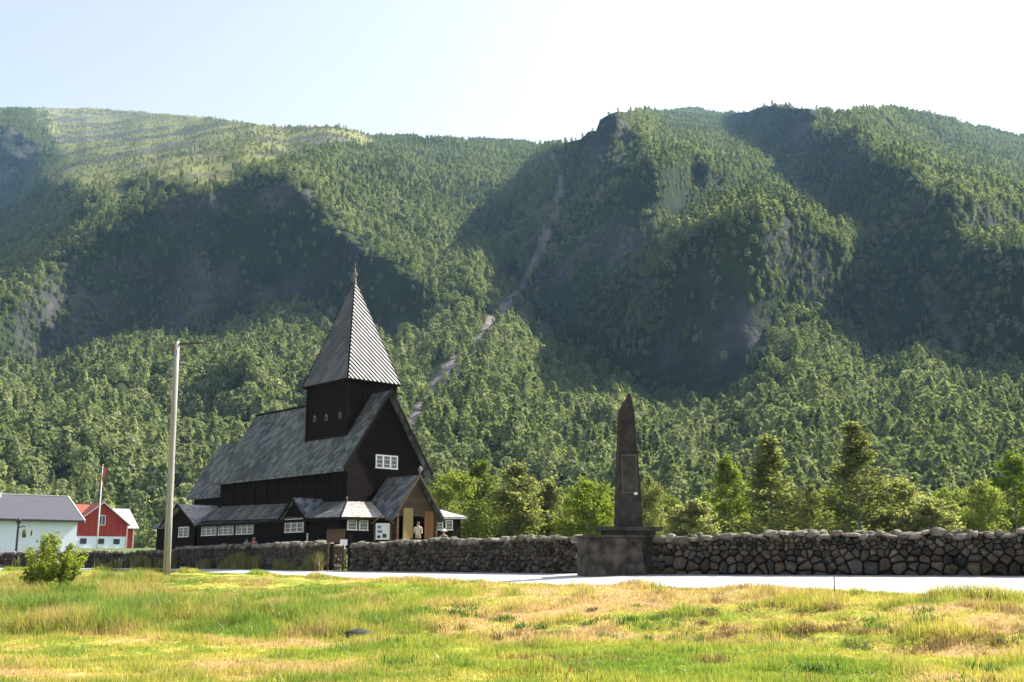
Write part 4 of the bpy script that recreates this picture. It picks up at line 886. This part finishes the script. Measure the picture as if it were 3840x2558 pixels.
# white house: local x runs left to right along the front, y back
WH = house_root('white_house', (-45.1-.77*22, 115-.64*22), (.77, .64), 1.1, 'white weatherboarded house with a dark grey roof and chimney')
L_ = 22
MB().prism([(0, 0, 0), (0, 10.4, 0), (0, 10.4, 3.7), (0, 5.2, 6.15), (0, 0, 3.7)], (L_, 0, 0)).build('wall', M['siding_white'], WH)
rf = gable_roof_x(MB(), -.4, L_+.5, -.55, 10.95, 3.62, 6.32, .12).build('roof', M['slate_grey'], WH)
mb = MB(); mb.prism([(L_+.51, -.6, 3.42), (L_+.51, -.6, 3.66), (L_+.51, 5.2, 6.38), (L_+.51, 11, 3.66), (L_+.51, 11, 3.42), (L_+.51, 5.2, 6.14)], (.08, 0, 0)).build('bargeboard', M['white'], WH)
MB().box(-.4, L_+.5, 5.1, 5.3, 6.33, 6.4).build('ridge_cap', M['white'], WH); MB().box(-.4, L_+.5, -.66, -.56, 3.4, 3.52).build('gutter', M['iron'], WH)
def hpx(px, Yg=115):   # local x along the front for a pixel column
    d = ray(px, 1990); A = np.array([WH.location.x, WH.location.y]); e = np.array([.77, .64]); q = np.linalg.solve(np.array([[d[0], -e[0]], [d[1], -e[1]]]), A-CAM[:2]); return q[1]
cx_ = hpx(10); 
ck = MB().box(cx_-.9, cx_+.6, 4.6, 5.6, 5.6, 7.5).build('chimney', M['iron'], rf); MB().box(cx_-1.1, cx_+.8, 4.4, 5.8, 5.6, 6.5).build('flashing', M['white'], ck)
for a_, b_, z0, z1 in ((80, 104, 1.7, 2.6), (112, 126, 1.9, 2.6)):
    xa, xb = hpx(a_), hpx(b_); f_ = MB()
    f_.box(xa, xb, -.05, -.002, z0, z1); f2 = f_.build('window', M['white'], WH); MB().box(xa+.12, xb-.12, -.07, -.052, z0+.1, z1-.1).build('pane', M['glass'], f2)
# red barn
e1 = np.array([.77, .64]); BA = house_root('red_barn', (-66, 167.5), e1, 2.3, 'red gabled barn with a white ground floor and two side wings')
gwid = 7.8; zl0 = 2.1
MB().box(0, gwid, 0, 9, -.4, zl0).build('ground_floor_wall', M['siding_white'], BA)
MB().prism([(-.03, -.03, zl0), (gwid+.03, -.03, zl0), (gwid+.03, -.03, 4.1), (gwid/2, -.03, 7.05), (-.03, -.03, 4.1)], (0, 9, 0)).build('gable_wall', M['siding_red'], BA)
gable_roof(MB(), -.45, gwid+.45, -.4, 9.2, 3.85, 7.25, .1).build('gable_roof', M['roof_red'], BA)
MB().prism([(-.48, -.46, 3.72), (-.48, -.46, 3.9), (gwid/2, -.46, 7.32), (gwid+.48, -.46, 3.9), (gwid+.48, -.46, 3.72), (gwid/2, -.46, 7.14)], (0, .055, 0)).build('bargeboard', simple('pink_white_trim', (.6, .45, .42), .6), BA)
MB().box(gwid+.03, gwid+.2, -.1, .02, 0, 3.9).build('corner_board', simple('faded_trim', (.55, .4, .36), .6), BA)
MB().box(gwid+.2, gwid+1.4, .9, 8.6, -.4, 3.6).build('right_wing_wall', M['siding_red'], BA); gable_roof_x(MB(), gwid*.55, gwid+2.1, .2, 9.6, 3.45, 6.6, .1).build('right_wing_roof', M['roof_sheet'], BA)
MB().box(gwid+1.4, gwid+1.58, .82, 1.0, -.3, 3.5).build('wing_corner_board', simple('faded_trim_two', (.55, .4, .36), .6), BA)
MB().box(-12, 0, 1.2, 8.6, -.4, 3.9).build('left_wing_wall', M['siding_red'], BA); gable_roof_x(MB(), -12.5, gwid*.45, .4, 9.6, 3.75, 7.1, .1).build('left_wing_roof', M['roof_red'], BA)
def bw(x0, x1, z0, z1, y, fm_='white'):
    f2 = MB().box(x0, x1, y-.06, y, z0, z1).build('window', M[fm_], BA); mb = MB(); xm = (x0+x1)/2; t_ = .1 if fm_ == 'white' else .03
    mb.box(x0+t_, xm-t_/2.5, y-.075, y-.062, z0+t_, z1-t_).box(xm+t_/2.5, x1-t_, y-.075, y-.062, z0+t_, z1-t_).build('pane', M['glass'], f2)
bw(gwid*.43, gwid*.57, 3.75, 5.3, -.04)
for c_ in (.11, .45, .76): bw(gwid*c_, gwid*c_+.95, .95, 1.75, -.005, 'slate_grey')
# flagpole with pennant
fz = float(zg(-55.9, 150)); FP = empty('flagpole', (-56., 150, fz), 0, label='slender white flagpole in front of the red barn', cat='flagpole')
MB().tube([(0, 0, 0), (0, 0, 5), (0, 0, 13.4-fz)], [.11, .09, .045], 8).build('pole', M['white'], FP, smooth=True)
MB().lathe((0, 0, 13.4-fz), [(.02, 0), (.12, .08), (.12, .16), (.02, .25)], 8).build('pole_ball', simple('gilt', (.5, .35, .1), .3), FP, smooth=True)
mb = MB(); zt_ = 13.2
for sgn, nm_, c_, o_ in ((1, 'red_pennant_stripe', (.5, .06, .05), .02), (1, 'blue_pennant_stripe', (.05, .07, .25), .1)):
    pass
N_ = 18; pv_ = []; 
for i in range(N_+1):
    t = i/N_; z = 13.3-t*2.9; wd_ = .42*(1-t)+.05; sw = .06*math.sin(t*9); pv_ += [(.08+sw, -.02+.05*math.sin(t*7), z), (.08+sw+wd_, .05*math.sin(t*7+1), z-.25*(1-t))]
PF = tag(mesh_obj('pennant', pv_, [(2*i, 2*i+1, 2*i+3, 2*i+2) for i in range(N_)], simple('pennant_red', (.52, .09, .06), .8)), 'long faded red pennant hanging at the top of the flagpole', 'pennant'); PF.location = (-56, 150, 0)
so = PF.modifiers.new('thickness', 'SOLIDIFY'); so.thickness = .02
# yard lamp
lz = float(zg(-40.1, 90)); LP = empty('yard_lamp', (-40.1, 90, lz), 0, label='black lamp post in front of the white house', cat='lamp')
hl_ = 3.5-lz; MB().tube([(0, 0, 0), (0, 0, .4), (0, 0, hl_)], [.13, .1, .09], 8).build('post', M['iron'], LP)
MB().lathe((0, 0, hl_), [(.1, 0), (.2, .08), (.26, .3), (.1, .42), (.02, .5)], 8).build('lantern', M['iron'], LP); MB().tube([(0, 0, hl_-.35), (.35, 0, hl_-.2), (.6, 0, hl_-.25)], .04, 6).build('arm', M['iron'], LP)
MB().lathe((.55, 0, hl_-.9), [(.05, 0), (.16, .1), (.14, .35), (.03, .5)], 8).build('hanging_basket', M['leaf_dark'], LP)
# marker stake by the road
sx_, sy_ = at(3130, 2230, 25.3)[0], 25.3; zs = float(zg(sx_, sy_)); tag(MB().tube([(sx_, sy_, zs-.1), (sx_+.01, sy_, zs+.5)], .012, 6).build('marker_stake', M['brown']), 'thin grey stake at the near edge of the road', 'stake')
# ================================================================ BUSH, WEEDS, ROCK
def clump_bush(name, c, w_, h_, mat, label, cat, n, leaf, seed, stems=14, grp=None):
    rg = np.random.default_rng(seed); r = empty(name, c, label=label, cat=cat, group=grp); nb = 45; pts_ = []
    for j in range(nb):
        ph = rg.uniform(0, 2*PI); t = rg.uniform(.15, 1); rd = .5*w_*math.sin(min(1, t*.85+.12)*PI)**.6*rg.uniform(.55, 1.08); p1 = np.array([math.cos(ph)*rd, math.sin(ph)*rd, h_*t*rg.uniform(.85, 1.08)])
        m_ = n//nb; s_ = rg.beta(1.7, 1.0, m_)[:, None]; pts_.append(np.array([0, 0, .0])*(1-s_)+p1*s_+rg.normal(0, .055*w_/1.8, (m_, 3)))
    c_ = np.concatenate(pts_); c_ = c_[c_[:, 2] > -.02]; v, f = leaf_cards(c_, leaf, .4, rg=rg, aspect=.6); mesh_obj('foliage', v, f, M[mat], r)
    mb = MB()
    for k in range(stems):
        a_ = 2*PI*k/stems; mb.tube([(0, 0, -.05), (math.cos(a_)*w_*.18, math.sin(a_)*w_*.18, h_*.45), (math.cos(a_)*w_*.36, math.sin(a_)*w_*.36, h_*.8)], [.018, .012, .005], 5)
    mb.build('stems', M['bark'], r); return r
bz = float(zg(-14.1, 34)); clump_bush('willow_bush', (-14.1, 34, bz), 2.1, 1.3-bz, 'leaf_bush', 'bright green leafy bush in front of the white house wall', 'bush', 13000, .1, 5)
p = at(3215, 2365, 19.6); wz = float(zg(p[0], 19.6)); clump_bush('weed_clump', (p[0], 19.6, wz-.03), .62, .34, 'leaf_green', 'dark green weed clump on the dry bank at right', 'weed', 1600, .035, 6, 6)
p = at(1345, 2375, 22.9); rz_ = float(zg(p[0], 22.9)); mb = MB().lathe((0, 0, -.1), [(.2, 0), (.3, .08), (.29, .18), (.2, .28), (.05, .33)], 12); rk = mb.build('mossy_boulder', M['stone_dark'], smooth=True); rk.location = (p[0], 22.9, rz_); rk.scale = (1.25, .9, 1); rough(rk, .12, 3, 2)
tag(rk, 'dark mossy boulder half hidden at the foot of the grassy bank', 'boulder')
# ================================================================ GRASS
def grass(name, n, region, colf, hf, lean, wid, label, nseg=1):
    x, y = region(n); z = zg(x, y)-.015; h = hf(x, y)*rng.uniform(.55, 1.3, len(x)); k = h > .012; x, y, z, h = x[k], y[k], z[k], h[k]; n = len(x)
    a = rng.uniform(0, 2*PI, n); ln = rng.normal(0, lean, n)*h; la = rng.uniform(0, 2*PI, n); w_ = wid*rng.uniform(.6, 1.4, n)*(1+np.clip((y-22)/22, 0, 3)*.9)
    wx_, wy_ = np.cos(a)*w_/2, np.sin(a)*w_/2; tx, ty = np.cos(la)*ln, np.sin(la)*ln; hz_ = np.sqrt(np.maximum(h*h-ln*ln, (h*.15)**2))
    c = colf(x, y, n)
    if nseg == 1:
        v = np.stack([np.stack([x-wx_, y-wy_, z], 1), np.stack([x+wx_, y+wy_, z], 1), np.stack([x+tx, y+ty, z+hz_], 1)], 1).reshape(-1, 3); f = np.arange(3*n).reshape(-1, 3); t = np.repeat(c, 3, 0)
    else:
        v = np.stack([np.stack([x-wx_, y-wy_, z], 1), np.stack([x+wx_, y+wy_, z], 1), np.stack([x+wx_*.7+tx*.35, y+wy_*.7+ty*.35, z+hz_*.6], 1), np.stack([x-wx_*.7+tx*.35, y-wy_*.7+ty*.35, z+hz_*.6], 1),
                      np.stack([x+wx_*.1+tx*1.15, y+wy_*.1+ty*1.15, z+hz_], 1), np.stack([x-wx_*.1+tx*1.15, y-wy_*.1+ty*1.15, z+hz_], 1)], 1).reshape(-1, 3)
        b = (np.arange(n)*6)[:, None]; f = np.concatenate([b+np.array([0, 1, 2, 3]), b+np.array([3, 2, 4, 5])]); t = np.repeat(c, 6, 0)
    return tag(mesh_obj(name, v, f, M['grass'], tint=t), label, 'grass', kind='stuff')
m = Mt('grass_blades'); a = m.n('ShaderNodeVertexColor', layer_name='tint'); M['grass'] = m.leafy(a.outputs[0], .5, m.mix(a.outputs[0], (1.1, 1.15, .8), 1., 'MULTIPLY'), .04)
def tallness(x, y):
    G = yg(x); N = yn(x); u_ = (y-G)/(N-G); n_ = fbm(x*.5, y*.5, 0, 3, 77)
    left = sst(-1.5, -4.5, x+(n_-.5)*3)
    t = left*sst(-.02, .05, u_)*(1-.55*sst(-5, -1.5, y-N)*sst(-10, -5, x))*sst(.2, .45, n_+.25)
    return np.clip(t, 0, 1)*(y < N)
def region_near(n):
    y = 12.5+(rng.uniform(0, 1, n)**1.35)*24; x = rng.uniform(-.52, .52, n)*y*1.02; k = (y < yn(x)+.05*rng.normal(size=n)); return x[k], y[k]
def blade_col(x, y, n):
    d = np.clip(dryness(x, y)+rng.normal(0, .13, n), 0, 1); c = lerp(LIME, YEL, sst(.15, .5, d)); c = lerp(c, DRY, sst(.5, .85, d))
    dn = fbm(x*.8, y*.8, 0, 3, 66); c = lerp(c, DEEP*2, sst(.52, .68, dn)*.6*(1-d)); c = lerp(c, EARTH*1.4, sst(.58, .72, fbm(x*1.9, y*1.9, 0, 3, 166))*.7*sst(-.5, .8, y-yg(x))*sst(-1, 2, x)); return c*rng.uniform(.7, 1.25, n)[:, None]
grass('meadow_grass', 620000, region_near, blade_col, lambda x, y: (.045+.05*fbm(x*1.2, y*1.2, 0, 2, 8)+.13*sst(.52, .68, fbm(x*1.1, y*1.1, 0, 3, 18))*np.where(y > yg(x), 1.5, .7))*(1-.6*tallness(x, y))*(1-.4*sst(.6, .9, dryness(x, y))), .55, .016, 'short sunlit meadow grass with dry straw patches')
def region_tall(n):
    y = 22.5+(rng.uniform(0, 1, n)**1.2)*26; x = rng.uniform(-.54, .1, n)*y; k = (y < yn(x)-.1) & (rng.uniform(size=n) < tallness(x, y)); return x[k], y[k]
def tall_col(x, y, n):
    d = np.clip(fbm(x*.7, y*.6, 0, 4, 91)*2.2-.62+.3*sst(-5, -1, y-yn(x))+rng.normal(0, .16, n), 0, 1); c = lerp(np.array([.20, .28, .045]), YEL*.95, sst(.2, .55, d)); c = lerp(c, DRY*.9, sst(.6, .95, d)); return c*rng.uniform(.6, 1.25, n)[:, None]
def tall_h(x, y):
    G = yg(x); foot_ = np.exp(-((y-G-.9)/1.0)**2); return (.07+.36*sst(.34, .68, fbm(x*.8, y*.8, 0, 4, 28))+.14*foot_)*(1-.6*sst(-.34, -.30, x/y)*sst(27, 33, y))*np.clip(tallness(x, y)+.2, 0, 1)*np.interp(x, [-14, -6, -3], [1.1, .9, .75])*(1-.85*sst(-9, -3.5, y-yn(x))*sst(-17, -13.5, x-.3*(y-36)*0))
grass('tall_grass', 420000, region_tall, tall_col, tall_h, .38, .012, 'tall unmown grass and seed heads on the bank at left', 2)
def region_verge(n):
    x = rng.uniform(-34, 17, n); y = yn(x)-np.abs(rng.normal(0, .5, n)); k = rng.uniform(size=n) < .35+.65*vn(x*1.3, 0, 0, 4); return x[k], y[k]
grass('verge_grass', 60000, region_verge, blade_col, lambda x, y: .10+.16*sst(.5, .8, vn(x*.9, 0, 0, 14))+.12*sst(9, 13, x), .35, .014, 'uneven grass fringe along the near edge of the road', 2)
def region_wall(n):
    x = np.concatenate([rng.uniform(-24, -9.2, int(n*.7)), rng.uniform(-60, -24, n-int(n*.7))]); y = yw(x)-.55-np.abs(rng.normal(0, .45, n)); k = rng.uniform(size=n) < sst(.3, .65, vn(x*.8, 0, 0, 24)); return x[k], y[k]
def wall_col(x, y, n): return lerp(np.array([.30, .22, .10]), np.array([.14, .17, .035]), rng.uniform(0, 1, n))*rng.uniform(.6, 1.2, n)[:, None]
grass('wall_weeds', 22000, region_wall, wall_col, lambda x, y: .2+.75*vn(x*1.1, 3, 0, 5), .25, .018, 'tan and green weeds in front of the overgrown wall', 2)
def region_yard(n):
    x = rng.uniform(-50, 16, n); y = yw(x)+.7+rng.uniform(0, 1, n)**1.5*16; return x[:], y[:]
grass('churchyard_grass', 90000, region_yard, lambda x, y, n: np.array([.19, .25, .05])*rng.uniform(.6, 1.3, n)[:, None], lambda x, y: .12+.0*x, .4, .03, 'bright green lawn behind the churchyard wall')
def region_straw(n):
    y = 12.5+(rng.uniform(0, 1, n)**1.3)*18; x = rng.uniform(-.3, .52, n)*y*1.02; k = (y < yn(x)-.1) & (rng.uniform(size=n) < sst(.5, .8, dryness(x, y))); return x[k], y[k]
grass('cut_straw', 130000, region_straw, lambda x, y, n: lerp(DRY*1.05, np.array([.30, .2, .11]), sst(.5, .9, rng.uniform(0, 1, n)))*rng.uniform(.75, 1.2, n)[:, None], lambda x, y: .10+.0*x, 1.1, .014, 'dry cut straw lying on the mown bank')
def region_tuft(n):
    m_ = 170; cy = 14+rng.uniform(0, 1, m_)*16; cx2 = rng.uniform(-.15, .52, m_)*cy; rt_ = yg(cx2); sel = rng.uniform(size=m_) < .75; cy = np.where(sel, rt_+np.abs(rng.normal(.3, 2.2, m_)), cy)
    j = rng.integers(0, m_, n); sz = rng.uniform(.06, .22, m_)[j]; x = cx2[j]+rng.normal(0, 1, n)*sz; y = cy[j]+rng.normal(0, 1, n)*sz; k = y < yn(x)-.3; return x[k], y[k]
def tuft_col(x, y, n):
    q_ = vn(x*.7, y*.7, 0, 55)[:, None]; return np.where(q_ > .5, np.array([.07, .14, .02]), np.array([.20, .14, .06]))*rng.uniform(.6, 1.5, n)[:, None]
grass('weed_tufts', 15000, region_tuft, tuft_col, lambda x, y: .06+.14*vn(x*.9, y*.9, 0, 57), .6, .02, 'dark green and brown weed tufts scattered over the mown bank', 2)
# ================================================================ PEOPLE
def person(loc, rz, label, shirt, trousers, hair, pose='stand', hat=None):
    import bmesh
    r = empty('person', loc, rz, label=label, cat='person')
    def skin_obj(name, pts, edges, rad, mat, par, root=0):
        me = bpy.data.meshes.new(name); me.from_pydata(pts, edges, []); me.materials.append(mat); o = bpy.data.objects.new(name, me); COL.objects.link(o); o.parent = par
        md = o.modifiers.new('skin', 'SKIN'); sv = me.skin_vertices[0].data
        for i, q in enumerate(rad): sv[i].radius = (q, q) if isinstance(q, float) else q; sv[i].use_root = (i == root)
        sb = o.modifiers.new('sub', 'SUBSURF'); sb.levels = 1; sb.render_levels = 1
        for p_ in me.polygons: p_.use_smooth = True
        return o
    bend = .25 if pose == 'lean' else 0
    def L(p): x, y, z = p; return (x, y-bend*max(0, z-.95)*1.3, z-bend*.12*max(0, z-.95))
    P_ = [(0, 0, .95), (0, .01, 1.15), (0, 0, 1.38), (0, 0, 1.5), (0, -.01, 1.58), (0, -.015, 1.68)]
    pts = [L(p) for p in P_]; E_ = [(i, i+1) for i in range(5)]; rd = [(.16, .11), (.135, .095), (.15, .1), .055, (.078, .09), (.07, .085)]
    for s in (-1, 1):
        n = len(pts); arm = [(s*.17, 0, 1.42), (s*.22, -.02, 1.14), (s*.20, -.14 if pose == 'hold' else -.05, .95 if pose != 'hold' else 1.12), (s*.19, -.2 if pose == 'hold' else -.06, .87 if pose != 'hold' else 1.15)]
        pts += [L(p) for p in arm]; E_ += [(2, n), (n, n+1), (n+1, n+2), (n+2, n+3)]; rd += [.055, .042, .028, .03]
        for k in range(5):
            m_ = len(pts); bx_, by_, bz_ = pts[n+3]; o_ = (k-2)*.014; ln = (.05, .075, .08, .072, .055)[k]
            pts += [(bx_+o_*.3+(-s*.03 if k == 0 else 0), by_+o_, bz_-ln*.5), (bx_-s*.012, by_+o_*1.1, bz_-ln)]; E_ += [(n+3, m_), (m_, m_+1)]; rd += [.009, .007]
        n = len(pts); pts += [(s*.09, 0, .88), (s*.1, -.01, .5), (s*.1, .02, .09), (s*.11, -.13, .04)]; E_ += [(0, n), (n, n+1), (n+1, n+2), (n+2, n+3)]; rd += [.085, .058, .04, .035]
    skin_obj('body', pts, E_, rd, M['skin'], r)
    sm = simple('cloth', shirt, .9); tm = simple('cloth_trousers', trousers, .9)
    sp_ = [L(p) for p in ((0, 0, .9), (0, .01, 1.15), (0, 0, 1.38), (0, 0, 1.46))]; se = [(0, 1), (1, 2), (2, 3)]; sr = [(.18, .13), (.155, .115), (.17, .12), .065]
    for s in (-1, 1): n = len(sp_); sp_ += [L((s*.17, 0, 1.42)), L((s*.21, -.01, 1.22))]; se += [(2, n), (n, n+1)]; sr += [.07, .06]
    skin_obj('shirt', sp_, se, sr, sm, r)
    tp = [(0, 0, .95)]; te_ = []; tr_ = [(.175, .125)]
    for s in (-1, 1): n = len(tp); tp += [(s*.09, 0, .85), (s*.1, -.01, .5), (s*.1, .02, .12)]; te_ += [(0, n), (n, n+1), (n+1, n+2)]; tr_ += [.1, .072, .058]
    skin_obj('trousers', tp, te_, tr_, tm, r)
    hx_, hy_, hz_ = L((0, 0, 1.64)); h_ = MB().lathe((hx_, hy_+.018, hz_-.05), [(.06, -.03), (.1, .03), (.105, .09), (.075, .14), (.02, .165)], 12).build('hair', simple('hair_tone', hair, .7), r, smooth=True)
    MB().lathe((hx_, hy_-.1, hz_-.02), [(.004, -.02), (.014, -.01), (.01, .02), (.003, .03)], 6).build('nose', M['skin'], r)
    for s in (-1, 1): MB().lathe((hx_+s*.03, hy_-.088, hz_+.02), [(.003, -.006), (.009, 0), (.003, .006)], 6).build('eye', M['iron'], r)
    MB().box(hx_-.025, hx_+.025, hy_-.094, hy_-.085, hz_-.055, hz_-.045).build('mouth', simple('lips', (.35, .12, .1), .6), r)
    if hat: MB().lathe((hx_, hy_, hz_+.04), [(.2, 0), (.19, .02), (.11, .03), (.1, .11), (.02, .13)], 14).build('hat', simple('hat_cloth', hat, .8), r, smooth=True)
    return r
def put(px, py_head, Y, hh=1.72):
    p = at(px, py_head, Y); return (p[0], Y, p[2]-hh)
person(put(1568, 1958, 61.8), R(10), 'person with dark hair and a pale top standing in the church porch', (.6, .5, .42), (.09, .07, .06), (.05, .02, .015), 'hold')
person((put(960, 2012, 68.5)[0], 68.5, float(zg(-14, 68.5))-.12), R(-20), 'person in a pink top leaning forward behind the overgrown wall', (.62, .05, .28), (.08, .08, .12), (.25, .16, .08), 'lean')
person((put(926, 2014, 69.5)[0], 69.5, float(zg(-14, 69.5))-.3), R(30), 'person in a pale blue shirt beside the pink-topped person', (.28, .32, .42), (.06, .06, .07), (.04, .03, .02))
person((put(1664, 2000, 60)[0], 60, float(zg(-2, 60))-.55), R(0), 'person in a white hat behind the wall right of the porch', (.2, .2, .2), (.05, .05, .06), (.1, .07, .05), hat=(.7, .68, .62))
HAZE = .00007
# ================================================================ AIR
hz = MB(); hz.box(-3200, 3200, -80, 4200, -8, 1050)
m = Mt('haze_air'); pv = m.n('ShaderNodeVolumePrincipled'); pv.inputs['Color'].default_value = (.36, .64, 1, 1); pv.inputs['Density'].default_value = HAZE; pv.inputs['Anisotropy'].default_value = .1
m.l(pv.outputs[0], m.out.inputs['Volume']); tag(hz.build('haze', m.m), 'thin blue summer haze over the valley', 'haze', kind='stuff')
